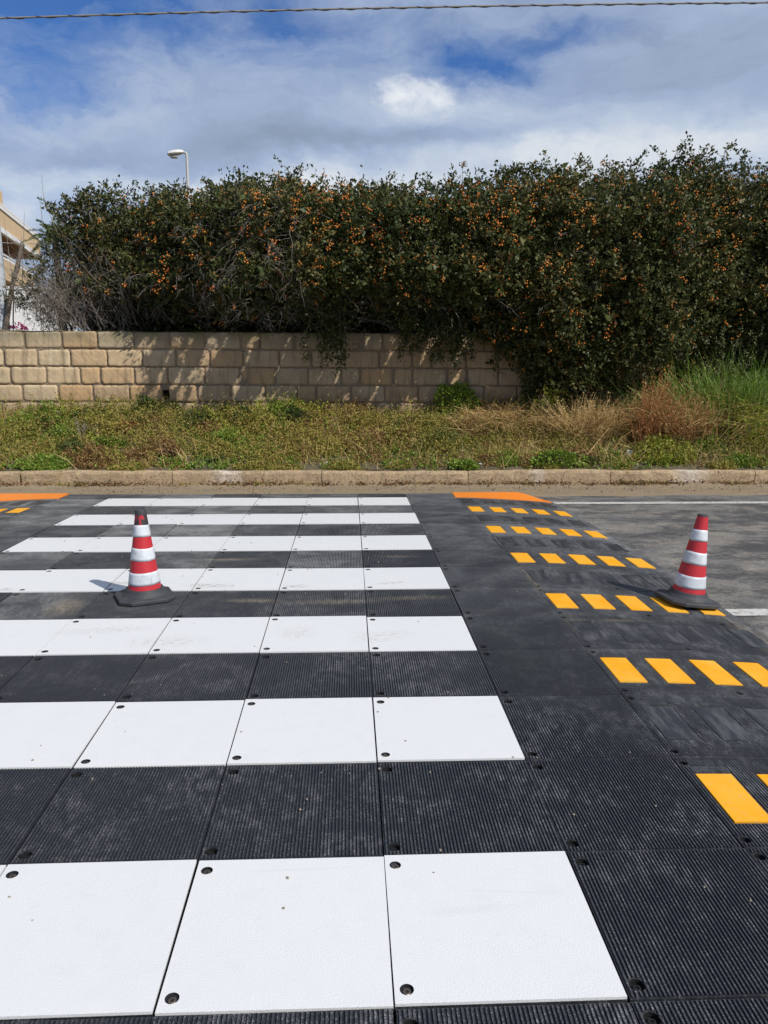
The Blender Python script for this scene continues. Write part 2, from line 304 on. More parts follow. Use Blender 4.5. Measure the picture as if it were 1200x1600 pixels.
# kerb
b = MB(); segs = [(-13, -4.62), (-4.60, -3.98), (-3.955, -2.2), (-2.19, -.42), (-.412, 1.35), (1.36, 3.1), (3.108, 4.9), (4.91, 13)]
for a, c in segs:
    n = max(2, int((c-a)/.06)); xx = np.linspace(a, c, n)
    prof = [(0, -.05), (.0, .09), (.004, .15), (.012, .172), (.03, .182), (.085, .186), (.15, .18), (.155, .02)]
    V0 = len(b.v)
    for x in xx:
        ch = .018*float(sn(x, 1.3, 3.1, 4)) + .012*float(sn(x, .2, 11, 6)) + .03*max(0., float(sn(x, .7, 4.7, 12))-.55); dz = .012*float(sn(x, .6, 1.3, 2)) + .006*float(sn(x, .1, 9, 1)) - .05*max(0., float(sn(x, .3, 6.1, 15))-.6)
        if -4.75 < x < -4.45: dz -= .10
        for k_, (py, pz) in enumerate(prof):
            b.v.append((x, YK + py + ch*(.4 if k_ < 2 else 1.) + .006*float(sn(x, pz*30, 13, k_)), ZG + pz + (dz if pz > .08 else 0)))
    m_ = len(prof)
    for i in range(n-1):
        for j in range(m_-1): b.f.append((V0+i*m_+j, V0+(i+1)*m_+j, V0+(i+1)*m_+j+1, V0+i*m_+j+1)); b.m.append(0)
    for e_ in (0, n-1): b.f.append(tuple(V0+e_*m_+j for j in range(m_))); b.m.append(0)
struct(b.build('kerb', KERB))

# ------------------------------------------------------------------ raised crossing
def plate(b, xs, ys, holes, z, r, m=0, depth=.02, hm=0):
    """flat plate cut at xs/ys with round holes (cx, cy): every hole gets its own square cell"""
    h = r*1.18; X = sorted(set(list(xs) + [q for c in holes for q in (c[0]-h, c[0]+h)])); Y = sorted(set(list(ys) + [q for c in holes for q in (c[1]-h, c[1]+h)]))
    for i in range(len(X)-1):
        for j in range(len(Y)-1):
            cx, cy = (X[i]+X[i+1])/2, (Y[j]+Y[j+1])/2; hit = None
            for c in holes:
                if abs(cx-c[0]) < h and abs(cy-c[1]) < h: hit = c
            if hit is None: b.poly([(X[i], Y[j], z), (X[i+1], Y[j], z), (X[i+1], Y[j+1], z), (X[i], Y[j+1], z)], m)
    for c in holes:
        n = 24; sq = []; ci = []
        for k in range(n):
            a = 2*math.pi*k/n; u, v = math.cos(a), math.sin(a); q = h/max(abs(u), abs(v)); sq.append((c[0]+u*q, c[1]+v*q, z)); ci.append((c[0]+u*r, c[1]+v*r))
        for k in range(n):
            l = (k+1) % n
            b.poly([sq[k], sq[l], (*ci[l], z), (*ci[k], z)], m); b.poly([(*ci[k], z), (*ci[l], z), (*ci[l], z-depth), (*ci[k], z-depth)], hm)
        b.poly([(*q, z-depth) for q in ci], hm)
def ribs(b, x0, x1, y0, y1, skip, zb, h=.0042, pitch=.0100, w=.0068, m=0, zf=lambda x: 0):
    n = int((x1-x0)/pitch); p = (x1-x0)/n
    for i in range(n):
        xc = x0 + (i+.5)*p; segs = [(y0, y1)]
        for (a, c, d, e) in skip:
            if c is None:
                if abs(xc-a) >= e: continue
                hc = math.sqrt(e*e-(xc-a)**2); a, c, d, e = xc-1, xc+1, d-hc, d+hc
            if a < xc < c:
                new = []
                for s0, s1 in segs:
                    if e <= s0 or d >= s1: new.append((s0, s1)); continue
                    if d > s0: new.append((s0, d))
                    if e < s1: new.append((e, s1))
                segs = new
        for s0, s1 in segs:
            if s1 - s0 < .004: continue
            a0, a1, t0, t1 = xc-w/2, xc+w/2, xc-w/2+.0014, xc+w/2-.0014; q0, q1, z0, z1 = zf(a0)+zb, zf(a1)+zb, zf(t0)+zb+h, zf(t1)+zb+h
            A, B, C_, D = (a0, s0, q0), (a1, s0, q1), (a1, s1, q1), (a0, s1, q0); E_, F_, G_, H_ = (t0, s0+.001, z0), (t1, s0+.001, z1), (t1, s1-.001, z1), (t0, s1-.001, z0)
            b.poly((E_, F_, G_, H_), 3)
            for f in ((A, B, F_, E_), (B, C_, G_, F_), (C_, D, H_, G_), (D, A, E_, H_)): b.poly(f, m)
def sides(b, x0, x1, y0, y1, z0, z1, m):
    c = [(x0, y0), (x1, y0), (x1, y1), (x0, y1)]
    for i in range(4): p_, q = c[i], c[(i+1) % 4]; b.poly([(*p_, z0), (*q, z0), (*q, z1), (*p_, z1)], m)
HL = [(.030, .040), (.030, .455)]; HR = .0155
# white panel: coated plate on a rubber body
b = MB(); g = .003
plate(b, [g, .5-g], [g, .5-g], HL, 0, HR, 0, .012, 1); sides(b, g, .5-g, g, .5-g, -.007, 0, 0)
b.poly([(g-.001, g-.001, -.0075), (.501-g, g-.001, -.0075), (.501-g, .501-g, -.0075), (g-.001, .501-g, -.0075)], 1)
sides(b, g-.001, .501-g, g-.001, .501-g, -TH+.002, -.0075, 1); ME_W = b.mesh('white_panel', [WHT, RUB])
def black_mesh(yl, holes):
    b = MB(); plate(b, [.002, .498], [.002, yl-.002], holes, -.0045, HR+.002, 0, .014, 1); sides(b, .002, .498, .002, yl-.002, -TH+.002, -.0045, 0)
    ribs(b, .004, .496, .005, yl-.005, [(c[0], None, c[1], .0195) for c in holes], -.0045)
    return b.mesh('black_panel', [RUB, DARK, PAD, RIBT])
ME_B = black_mesh(.5, HL); ME_S = black_mesh(.33, [(.03, .28)])
b = MB(); b.lathe([(.0095, 0), (.0095, .006), (.0085, .007), (.0045, .007), (.0045, .004)], 12); ME_BOLT = b.mesh('bolt', STEEL); 
b = MB(); b.lathe([(.0095, 0), (.0095, .006), (.0085, .007), (.0045, .007), (.0045, .004)], 12); ME_BOLTD = b.mesh('bolt', DARK)
# ramp panel
RL = 1.03
def prof(x): return -(TH-.010)*max(0, x/RL)**1.55
PX = [(.030+.2035*i, .030+.2035*i+.118) for i in range(5)]; PY = (.118, .385)
def ramp_mesh(pad):
    b = MB(); hs = [(.022, .038), (.022, .462), (.50, .036), (.86, .455)]
    plate(b, list(np.linspace(.002, RL-.10, 16)), [.002, .498], hs, 0, .0145, 0, .012, 1)
    for a, c in zip(np.linspace(RL-.10, RL, 4)[:-1], np.linspace(RL-.10, RL, 4)[1:]): b.poly([(a, .002, 0), (c, .002, 0), (c, .498, 0), (a, .498, 0)], 0)
    b.v = [(x, y, z + prof(x) - .0045) for x, y, z in b.v]
    sk = [(c[0], None, c[1], .018) for c in hs] + [(a-.005, c+.005, PY[0]-.006, PY[1]+.006) for a, c in PX] + [(PX[0][0]-.005, PX[0][1]+.005, PY[1], PY[1]+.055)]
    ribs(b, .006, RL-.095, .005, .495, sk, -.0045, zf=prof)
    if pad:
        for a, c in PX:
            b.poly([(a, PY[0], prof(a)-.0012), (c, PY[0], prof(c)-.0012), (c, PY[1], prof(c)-.0012), (a, PY[1], prof(a)-.0012)], 2)
    a, c = PX[0]; y0 = PY[1]+.008; b.box((a, y0, -.008), (c, y0+.042, -.0015), 2)
    for k in range(9): b.box((a+.006+k*.012, y0+.003, -.0015), (a+.012+k*.012, y0+.009, .0008), 0)
    for k in range(6): b.box((a+.018+k*.014, y0+.018, -.0015), (a+.027+k*.014, y0+.030, -.0004), 0)
    xx = np.linspace(0.002, RL, 20); 
    for y in (.002, .498): b.poly([(x, y, prof(x)-.0045) for x in xx] + [(RL, y, -TH+.002), (.002, y, -TH+.002)], 0)
    b.poly([(.002, .002, -TH), (.002, .498, -TH), (.002, .498, -.0045), (.002, .002, -.0045)], 0); b.poly([(RL, .002, -TH), (RL, .498, -TH), (RL, .498, prof(RL)-.0045), (RL, .002, prof(RL)-.0045)], 0)
    return b.mesh('ramp_panel', [RUB, DARK, PAD, RIBT])
ME_RY, ME_RB = ramp_mesh(False), ramp_mesh(True)
ME_PATCH = []
for a, c in PX:
    b = MB(); x3 = [a, (a+c)/2, c]
    for p_, q in zip(x3[:-1], x3[1:]): b.poly([(p_-a, 0, prof(p_)+.001), (q-a, 0, prof(q)+.001), (q-a, PY[1]-PY[0], prof(q)+.001), (p_-a, PY[1]-PY[0], prof(p_)+.001)])
    L_ = PY[1]-PY[0]
    for y in (0, L_): b.poly([(0, y, prof(a)+.001), (c-a, y, prof(c)+.001), (c-a, y, prof(c)-.006), (0, y, prof(a)-.006)])
    for x, xx in ((0, a), (c-a, c)): b.poly([(x, 0, prof(xx)+.001), (x, L_, prof(xx)+.001), (x, L_, prof(xx)-.006), (x, 0, prof(xx)-.006)])
    ME_PATCH.append(b.mesh('yellow_patch', YEL))

XING = thing('raised_crosswalk', 'raised zebra crossing of bolted black and white rubber panels with yellow-marked ramps, across the road', 'crosswalk', (0, 0, 0))
def put(name, me, x, y, rz=0, jit=1., yl=.5):
    o = link(name, me, XING); yc = y + (yl/2 if rz == 0 else -yl/2)
    a = math.atan(cslope(yc)) * (1 if rz == 0 else -1)
    o.rotation_euler = (a + R(rnd.gauss(0, .12))*jit, R(rnd.gauss(0, .12))*jit, rz + R(rnd.gauss(0, .08))*jit); o.location = (x + rnd.gauss(0, .0008)*jit, y + rnd.gauss(0, .0008)*jit, crown(y) + rnd.gauss(0, .0014)*jit)
    return o
for k in range(-3, 13):
    for c in range(-6, 2):
        white = k % 2 == 0 and -5 <= c <= 0
        o = put('white_panel' if white else 'black_panel', ME_W if white else ME_B, c*.5, k*.5)
        for hx, hy in HL:
            q = link('bolt', ME_BOLT if white else ME_BOLTD, o); q.location = (hx, hy, -.0118 if white else -.0180)
    for x, y, rz in ((1.0, k*.5, 0), (-3.0, k*.5+.5, math.pi)):
        yel = k % 2 != 0; o = put('ramp_panel', ME_RY if yel else ME_RB, x, y, rz, .6)
        if yel:
            for (a, c), me in zip(PX, ME_PATCH): link('yellow_patch', me, o).location = (a, PY[0], 0)
for c in range(-6, 2):
    o = put('edge_panel', ME_S, c*.5, 6.5, 0, .4, .33); link('bolt', ME_BOLTD, o).location = (.03, .28, -.018)
# orange painted end pieces: near edge follows the ramp, far lip stays high and drops at the tip
b = MB(); n = 24; L_ = 1.0; up = []; lo = []
for i in range(n+1):
    x = L_*i/n; e = smooth(x, .66, 1.0); lip = .014*(1-e) + (prof(x))*e
    lo.append((x, .015, prof(x)+.001)); up.append((x, .30 - .20*float(e), float(lip)))
for i in range(n):
    b.poly([lo[i], lo[i+1], up[i+1], up[i]])
    b.poly([up[i], up[i+1], (up[i+1][0], up[i+1][1]+.03, -TH), (up[i][0], up[i][1]+.03, -TH)])
    b.poly([(lo[i][0], .015, -TH), (lo[i+1][0], .015, -TH), lo[i+1], lo[i]])
b.poly([(0, .015, -TH), lo[0], up[0], (0, .33, -TH)]); ME_O = b.mesh('ramp_end', ORG, True)
o = put('ramp_end', ME_O, 1.0, 6.5, 0, 0, .33); o['label'] = 'orange painted end piece of the ramp'
ml = ME_O.copy(); ml.transform(Matrix.Scale(-1, 4, (1, 0, 0))); ml.flip_normals()
o = put('ramp_end', ml, -3.0, 6.5, 0, 0, .33); o['label'] = 'orange painted end piece of the ramp'

# ------------------------------------------------------------------ traffic cones
def cone_mats(i):
    t = NT('cone red %d' % i, .5, .4); p = t.obj(); n = t.noise(p, 22, 6, .7); z = t.xyz(p)[2]
    c = t.mix(n, (.36, .016, .024), (.50, .03, .04))
    if i == 0:   # scraped top and a gouge on the middle red ring
        q = t.math('MULTIPLY', t.math('GREATER_THAN', z, .415), t.ramp(t.noise(t.scale(p, (1.6, 1.6, .5)), 26, 4, .6), [(.46, 0.), (.52, 1.)])); g_ = t.math('MULTIPLY', t.math('MULTIPLY', t.math('GREATER_THAN', z, .13), t.math('LESS_THAN', z, .19)), t.ramp(t.noise(p, 24, 5, .7), [(.60, 0.), (.64, 1.)]))
        c = t.mix(t.math('MAXIMUM', q, g_), c, (.03, .03, .03))
    else: c = t.mix(t.ramp(t.noise(p, 30, 5, .7), [(.66, 0.), (.70, .8)]), c, (.07, .04, .035))
    t.col(c); t.bump(n, .1, .004); red = t.m
    t = NT('cone band %d' % i, .42, .5); p = t.obj(); n = t.noise(t.scale(p, (1, 1, .4)), 16, 6, .7); n2 = t.noise(p, 40, 5, .75)
    c = t.mix(t.ramp(n, [(.35, 0.), (.7, 1.)]), (.60, .63, .66), (.42, .45, .48)); c = t.mix(t.ramp(n2, [(.54, 0.), (.70, .6)]), c, (.22, .21, .20)); t.col(c); t.bump(t.noise(t.scale(p, (1, 1, .6)), 26, 5, .65), .45, .006); return red, t.m
BASEM = plain('cone base rubber', (.045, .047, .05), .6, .3, .5, 14)
def rr(z): return .100 - .0725*(z/.5)**.92
def cone(i, label, loc, rot, baserot):
    e = thing('traffic_cone', label, 'traffic cone', loc, rot, 'red and white traffic cones on the crossing'); red, wh = cone_mats(i)
    # base: chamfered square plate with raised skirt
    b = MB(); n = 8; w = .151; ch = .055
    def ring(w, ch, z):
        q = [(w, -w+ch), (w, w-ch), (w-ch, w), (-w+ch, w), (-w, w-ch), (-w, -w+ch), (-w+ch, -w), (w-ch, -w)]
        ca, sa = math.cos(baserot), math.sin(baserot); return [(x*ca-y*sa, x*sa+y*ca, z) for x, y in q]
    rs = [ring(w-.004, ch, 0), ring(w, ch, .004), ring(w, ch, .017), ring(w-.006, ch, .022), ring(w-.03, ch, .026)]
    m = 32; circ = []
    for rad, z in ((.118, .031), (.106, .045), (.099, .062), (.06, .062)): circ.append([(rad*math.cos(2*math.pi*k/m+baserot), rad*math.sin(2*math.pi*k/m+baserot), z) for k in range(m)])
    for A, B in zip(rs[:-1], rs[1:]):
        for k in range(n): b.poly([A[k], A[(k+1) % n], B[(k+1) % n], B[k]])
    top = []
    for k in range(n):
        for s_ in range(4): a, c = Vector(rs[-1][k]), Vector(rs[-1][(k+1) % n]); top.append(tuple(a.lerp(c, s_/4)))
    # align the plate rim to the round skirt by angle
    top.sort(key=lambda q: math.atan2(q[1], q[0])); c0 = sorted(circ[0], key=lambda q: math.atan2(q[1], q[0]))
    loops = [top, c0] + [sorted(c, key=lambda q: math.atan2(q[1], q[0])) for c in circ[1:]]
    for A, B in zip(loops[:-1], loops[1:]):
        for k in range(m): b.poly([A[k], A[(k+1) % m], B[(k+1) % m], B[k]])
    b.poly(list(reversed(rs[0]))); o = b.build('base', BASEM, e); bevel(o, .002, 1)
    b = MB(); b.lathe([(rr(z), z) for z in np.linspace(.05, .496, 26)], 40, cap=False); b.build('cone_body', red, e, True)
    for z0, z1 in ((.088, .157), (.222, .291), (.353, .417)):
        b = MB(); b.lathe([(rr(z0)-.001, z0)] + [(rr(z)+.0016, z) for z in np.linspace(z0, z1, 6)] + [(rr(z1)-.001, z1)], 40, cap=False)
        b.v = [(x*(1+.006*math.sin(5*math.atan2(y, x)+z*60)), y*(1+.006*math.sin(5*math.atan2(y, x)+z*60)), z + .0016*math.sin(2*math.atan2(y, x)+z0*30)) for x, y, z in b.v]
        b.build('reflective_band', wh, e, True)
    tz0 = .472 if i == 0 else .492; b = MB(); b.lathe([(rr(tz0)+.0012, tz0), (rr(.494)+.0014, .494), (rr(.50)+.0012, .498), (rr(.5)-.004, .502), (rr(.5)-.010, .502), (rr(.5)-.011, .47)], 32, cap=False); b.build('tip', BASEM, e, True)
    return e
cone(0, 'scuffed red and white cone with a scraped black top, standing upright on the zebra stripes', (-1.228, 2.865, crown(2.865)+.001), (0, 0, 0), R(24))
cx, cy = 1.826, 2.81; cone(1, 'clean-topped red and white cone leaning sideways on the sloping ramp edge', (cx, cy, crown(cy)+prof(cx-1)+.012), (R(-1), R(6.8), 0), R(8))

# ------------------------------------------------------------------ stone wall
wall = thing('stone_wall', 'low wall of tan limestone blocks behind the weedy verge', 'wall', (0, YW, .5))
ZT, PIT = 1.705, .238; V, Q = [], []; slot = (at(259, 600, YW).x - .045, at(259, 600, YW).x + .045)
def block(x0, x1, z0, z1):
    nx, nz = max(4, int((x1-x0)/.022)), 10; j = rnd.uniform(-.010, .006); a = rnd.uniform(-.012, .012); base = len(V); dep = .16
    ins = rnd.uniform(.0, .006); x0 += ins; x1 -= rnd.uniform(0, .006); z0 += rnd.uniform(0, .005); z1 -= rnd.uniform(0, .005)
    for r_ in range(nz+1):
        for c in range(nx+1):
            u, v = c/nx, r_/nz; x, z = x0+(x1-x0)*u, z0+(z1-z0)*v
            e = min(u*(x1-x0), (1-u)*(x1-x0), v*(z1-z0), (1-v)*(z1-z0)); corner = 1 if (u in (0, 1) and v in (0, 1)) else 0
            if corner: x += (.022 if u == 0 else -.016)*rnd.random(); z += (.020 if v == 0 else -.014)*rnd.random()
            edge = .006*(1-min(1, e/.018)) + .010*corner
            V.append((x + (.006*float(sn(z, x, 19, 1)) if e == 0 else 0), j + a*(u-.5) + edge + .004*float(sn(x, z, 9, 5)) + .0025*float(sn(x, z, 31, 8)), z + (.0055*float(sn(x, z, 17, 2)) + .003*float(sn(x, z, 43, 6)) if e == 0 else 0)))
    W_ = nx+1
    for r_ in range(nz):
        for c in range(nx): Q.append((base+r_*W_+c, base+r_*W_+c+1, base+(r_+1)*W_+c+1, base+(r_+1)*W_+c))
    # sides
    loop = [base+c for c in range(W_)] + [base+r_*W_+nx for r_ in range(1, nz+1)] + [base+nz*W_+c for c in range(nx-1, -1, -1)] + [base+r_*W_ for r_ in range(nz-1, 0, -1)]
    bb = len(V)
    for i in loop: V.append((V[i][0], dep, V[i][2]))
    L_ = len(loop)
    for i in range(L_): k = (i+1) % L_; Q.append((loop[k], loop[i], bb+i, bb+k))
for r_ in range(5):
    z1 = ZT - r_*PIT; z0 = z1 - PIT + .014; x = -8.0 - (.235 if r_ % 2 else 0) + rnd.uniform(-.06, .06)
    while x < 8.5:
        w = .455 + rnd.uniform(-.03, .03) if rnd.random() > .13 else .25
        a, c = x, x + w
        if r_ == 3 and c > slot[0] and a < slot[1]:
            if slot[0] - a > .06: block(a, slot[0], z0, z1)
            if c - slot[1] > .06: block(slot[1], c, z0, z1); x = c + .017
            else: x = slot[1]
            continue
        block(a, c, z0, z1); x = c + rnd.uniform(.010, .022)
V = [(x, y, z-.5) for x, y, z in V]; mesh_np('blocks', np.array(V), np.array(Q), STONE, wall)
b = MB(); xx = np.linspace(-8.2, 8.7, 240); zz = np.linspace(.35, ZT-.006, 22)
for z0, z1 in zip(zz[:-1], zz[1:]):
    for a, c in zip(xx[:-1], xx[1:]):
        if c > slot[0]-.0 and a < slot[1] and z0 > ZT-4*PIT and z1 < ZT-3*PIT+.0: continue
        f = lambda x, z: (x, .011 + .006*float(sn(x, z, 7, 3)), z-.5)
        b.poly([f(a, z0), f(c, z0), f(c, z1), f(a, z1)])
b.poly([(-8.2, .012, ZT-.506), (8.7, .012, ZT-.506), (8.7, .24, ZT-.506), (-8.2, .24, ZT-.506)]); b.poly([(-8.2, .24, -.5), (8.7, .24, -.5), (8.7, .24, ZT-.506), (-8.2, .24, ZT-.506)]); b.build('mortar', MORT, wall)
b = MB(); b.box((slot[0]-.03, .10, ZT-4*PIT-.52), (slot[1]+.03, .2, ZT-3*PIT-.48)); b.build('drain_slot', HOLE, wall)  # near-black box paints the darkness inside the slot
# rough soil and moss crust along the wall top
n = 300; X = np.linspace(-8.2, 8.6, n); b = MB()
for i in range(n-1):
    f = lambda x: (.010+.012*float(sn(x, 0, 4, 2)) + (.035 if x < -4.35 else 0)*abs(float(sn(x, 2, 6, 1))))
    a, c = X[i], X[i+1]; b.poly([(a, .0+.012*float(sn(a, 1, 5, 7)), ZT-.5), (c, .0+.012*float(sn(c, 1, 5, 7)), ZT-.5), (c, .1, ZT-.5+f(c)), (a, .1, ZT-.5+f(a))]); b.poly([(a, .1, ZT-.5+f(a)), (c, .1, ZT-.5+f(c)), (c, .24, ZT-.5), (a, .24, ZT-.5)])
t = NT('mossy crust', .95, .1); p = t.pos(); nn = t.noise(p, 8, 7, .7); t.col(t.mix(nn, (.12, .11, .05), (.24, .20, .13))); t.bump(nn, .8, .02); b.build('wall_crust', t.m, wall)

# ------------------------------------------------------------------ hedge
PXT = np.array([-150, 20, 60, 80, 100, 130, 170, 220, 270, 330, 370, 400, 440, 470, 500, 550, 600, 650, 700, 740, 790, 820, 870, 920, 950, 1000, 1050, 1075, 1100, 1140, 1165, 1190, 1240, 1400])
PYT = np.array([480, 420, 372, 345, 325, 312, 303, 306, 302, 305, 294, 290, 290, 285, 301, 298, 298, 302, 294, 294, 280, 274, 274, 268, 279, 274, 264, 252, 262, 256, 262, 275, 268, 262])
XT = np.array([at(p_, 400, 9.6).x for p_ in PXT]); ZTP = np.array([at(600, q, 9.6).z for q in PYT])
def ztop(x): return np.interp(x, XT, ZTP)
PXL = np.array([-150, 180, 300, 400, 480, 520, 560, 600, 640, 680, 720, 760, 800, 830, 870, 920, 960, 1000, 1050, 1100, 1400])
PYL = np.array([540, 515, 500, 500, 500, 505, 500, 495, 520, 530, 525, 535, 560, 590, 600, 602, 598, 585, 550, 525, 520])
XL = np.array([at(p_, 400, 9.2).x for p_ in PXL]); ZLW = np.array([at(600, q, 9.2).z for q in PYL])
def zlow(x): return np.interp(x, XL, ZLW)
def yfront(x, z):
    B = 9.95 - 1.28*smooth(x, -3.6, -1.2) + .40*smooth(x, 3.9, 4.8) + .20*sn(x, z, 1.6, 1) + .15*sn(x, z, 3.7, 5) + .07*sn(x, z, 8.5, 3)
    zt_ = ztop(x) - .12; t_ = (z - 1.75)/(zt_ - 1.75)
    left = 1 - smooth(x, 1.6, 2.6)
    y = B + .95*left*(1 - smooth(t_, .0, .38)) + .75*smooth(t_, .72, 1.05)**1.5
    right = (1-left)*(1 - smooth(t_, -.45, .15))*.35
    return y + right
sun_dir = None
def foliage(n, depth_mean, nl, lsize, up):
    x = rng.uniform(-4.75, 7.0, n)
    if up:
        y = rng.uniform(8.7, 12.2, n)
        z = ztop(x) - .27 + .07*sn(x, y, 2.9, 6) - np.abs(rng.normal(0, .14, n)) - .25*smooth(y, 10.8, 12.4)
        y = np.maximum(y, yfront(x, np.minimum(z, ztop(x))) - .15); d0 = np.array([0, -.15, 1.])
    else:
        lo, hi = zlow(x), ztop(x) - .16; z = lo + (hi-lo)*rng.random(n)
        y = yfront(x, z) + rng.exponential(depth_mean, n) - .04; d0 = np.array([0, -1., .42])
    keep = (rng.random(n) < .62 + .75*sn(x, z+.3*y, 3.6, 8) + .45*sn(x, z, 8.3, 2)) & (rng.random(n) < .10 + .90*smooth(x, -4.4, -3.1) if not up else rng.random(n) < .25+.75*smooth(x, -4.4, -3.5))
    lowl = (x < 1.7) & (z < 2.25) & (rng.random(n) < .72*smooth(2.35 - z, 0, .4)) & (not up); keep &= ~lowl
    x, y, z = x[keep], y[keep], z[keep]; n = len(x)
    D = unit(d0 + rng.normal(0, .55, (n, 3))); Ls = rng.uniform(.12, .34, n)*(1.25 if up else 1); B = np.stack([x, y, z], 1)
    # leaves along each sprig
    tt = rng.random((n, nl))**.7; P = B[:, None] + D[:, None]*(Ls[:, None]*tt)[..., None] + rng.normal(0, .018, (n, nl, 3))
    LD = unit(D[:, None]*.6 + rng.normal(0, .65, (n, nl, 3))); L = lsize*rng.uniform(.65, 1.3, (n, nl))
    return B, D, Ls, leaves(P.reshape(-1, 3), LD.reshape(-1, 3), L.ravel(), L.ravel()*.27)
parts = []; sp = []
for a in ((23000, .15, 11, .048, False), (5500, .5, 11, .060, False), (7000, .2, 10, .050, True), (5200, 1.0, 10, .10, False)):
    r_ = foliage(*a); parts.append(r_[3]); sp.append(r_)
# dense heart of the hedge
n = 15000; x = rng.uniform(-4.2, 7.2, n); z = 1.2 + (ztop(x) - .25 - 1.2)*rng.random(n)**.9; y = rng.uniform(10.55, 12.0, n) + .15*sn(x, z, 2, 2); k = rng.random(n) < .25 + .75*smooth(x, -4.1, -3.2); x, y, z = x[k], y[k], z[k]; n = len(x); L = rng.uniform(.16, .30, n)
parts.append(leaves(np.stack([x, y, z], 1), unit(rng.normal(size=(n, 3))), L, L*.36))
n = 60000; x = rng.uniform(-4.0, 7.2, n); z = 1.15 + 1.1*rng.random(n)**1.3; y = rng.uniform(10.2, 11.6, n); L = rng.uniform(.05, .09, n); k = rng.random(n) < .2 + .8*smooth(x, -4.0, -3.0); x, y, z, L = x[k], y[k], z[k], L[k]
parts.append(leaves(np.stack([x, y, z], 1), unit(rng.normal(size=(len(x), 3))), L, L*.3))
# tall shoots at the skyline
def shoot(px, py, h, lean=0):
    p0 = at(px, py, 9.7); n = 16; t_ = np.linspace(0, 1, n); path = np.stack([p0.x - .25 + lean*0 + .25*t_ + .05*np.sin(t_*7+px), np.full(n, p0.y) + .05*np.cos(t_*5+px), p0.z - h + h*t_], 1); return path
shoots = [shoot(px, py, h) for px, py, h in ((470, 262, .5), (452, 275, .4), (1068, 224, .55), (1085, 240, .5), (1142, 226, .55), (1165, 236, .45), (1100, 238, .4), (920, 250, .4), (826, 256, .4), (795, 264, .35), (990, 252, .35), (1040, 240, .4), (395, 278, .35), (173, 292, .3), (268, 293, .3), (730, 280, .3), (130, 303, .35), (106, 322, .3), (600, 284, .3), (560, 286, .3), (1192, 258, .4), (872, 258, .35), (660, 288, .3), (350, 292, .3))]
for _ in range(75):
    qx = rng.uniform(110, 1260); shoots.append(shoot(qx, float(np.interp(qx, PXT, PYT)) - rng.uniform(-6, 12), rng.uniform(.22, .45)))
sh_side = []
for s_ in shoots:
    for q in (4, 7, 10, 12):
        d_ = np.array([rnd.choice((-1, 1))*rnd.uniform(.10, .22), rnd.uniform(-.1, .1), rnd.uniform(.08, .2)]); sh_side.append(s_[q] + d_*np.linspace(0, 1, 6)[:, None])
for s_ in shoots + sh_side:
    m_ = 30 if len(s_) > 8 else 16; i = rng.integers(len(s_)//3, len(s_), m_); P = s_[i] + rng.normal(0, .014, (m_, 3)); parts.append(leaves(P, unit(rng.normal(0, .7, (m_, 3)) + [0, 0, .4]), rng.uniform(.04, .068, m_), rng.uniform(.011, .018, m_)))
# trailing sprays that hang over the wall
trail_paths = []
for px, py, ln, n_ in ((520, 470, .85, 9), (505, 500, .55, 5), (660, 480, .62, 7), (695, 480, .75, 7), (715, 505, .55, 5), (640, 500, .40, 4), (800, 510, .55, 5), (830, 520, .7, 8)):
    for k in range(n_):
        p0 = np.array(at(px + rnd.uniform(-26, 26), py + rnd.uniform(-12, 12), 9.32)); m_ = 14; t_ = np.linspace(0, 1, m_); l_ = ln*rnd.uniform(.5, 1.05)
        path = p0 + np.stack([rnd.uniform(-.22, .22)*t_ + .03*np.sin(t_*6+k), -.10*np.sin(t_*3)*rnd.uniform(.3, 1.3), -l_*t_], 1); trail_paths.append(path)
        q = 120; i = rng.integers(2, m_, q); P = path[i] + rng.normal(0, .03, (q, 3)); L = rng.uniform(.035, .06, q); parts.append(leaves(P, unit(rng.normal(0, .7, (q, 3)) + [0, -.4, -.1]), L, L*.28))
# curtain over the right half of the wall
n = 5200; x = rng.uniform(2.32, 7, n); z = rng.uniform(.72, 2.1, n); y = 9.50 - .36*smooth(z, .8, 2.0) + .08*sn(x, z, 3, 4) + rng.exponential(.08, n) + .15*smooth(x, 4.0, 4.6)
gap = ((x > 3.62) & (x < 4.05) & (z > 1.12) & (z < 1.52)); keep = ~gap & (rng.random(n) < .75 + .5*sn(x, z, 3.2, 6)); B = np.stack([x, y, z], 1)[keep]; n = len(B)
nl = 11; P = B[:, None] + rng.normal(0, .055, (n, nl, 3)); LD = unit(rng.normal(0, .7, (n, nl, 3)) + [0, -.5, .1]); L = .046*rng.uniform(.7, 1.3, (n, nl)); parts.append(leaves(P.reshape(-1, 3), LD.reshape(-1, 3), L.ravel(), L.ravel()*.27)); curtain = B
def join(ps):
    off = 0; VV, QQ = [], []
    for v, q in ps: VV.append(v); QQ.append(q+off); off += len(v)
    return np.concatenate(VV), np.concatenate(QQ)
hedge = thing('hedge', 'tall dark green hedge full of orange berries, growing behind and over the stone wall', 'hedge', (0, 0, 0))
LVV, _ = join(parts); LC = LVV.reshape(-1, 4, 3).mean(1); dy = YW - LC[:, 1]; xw, zw = LC[:, 0] - 1.1*dy, LC[:, 2] - 1.4*dy
u_ = xw - .55*zw; wgt = .30 + .50*smooth(-xw, .9, 2.4) + .22*smooth(1.45 - zw, 0, .6); gapm = (sn(u_*7.5, zw*1.6, 1., 4) + .6*sn(u_*17, zw*3.1, 1., 7)) > 1.02 - wgt
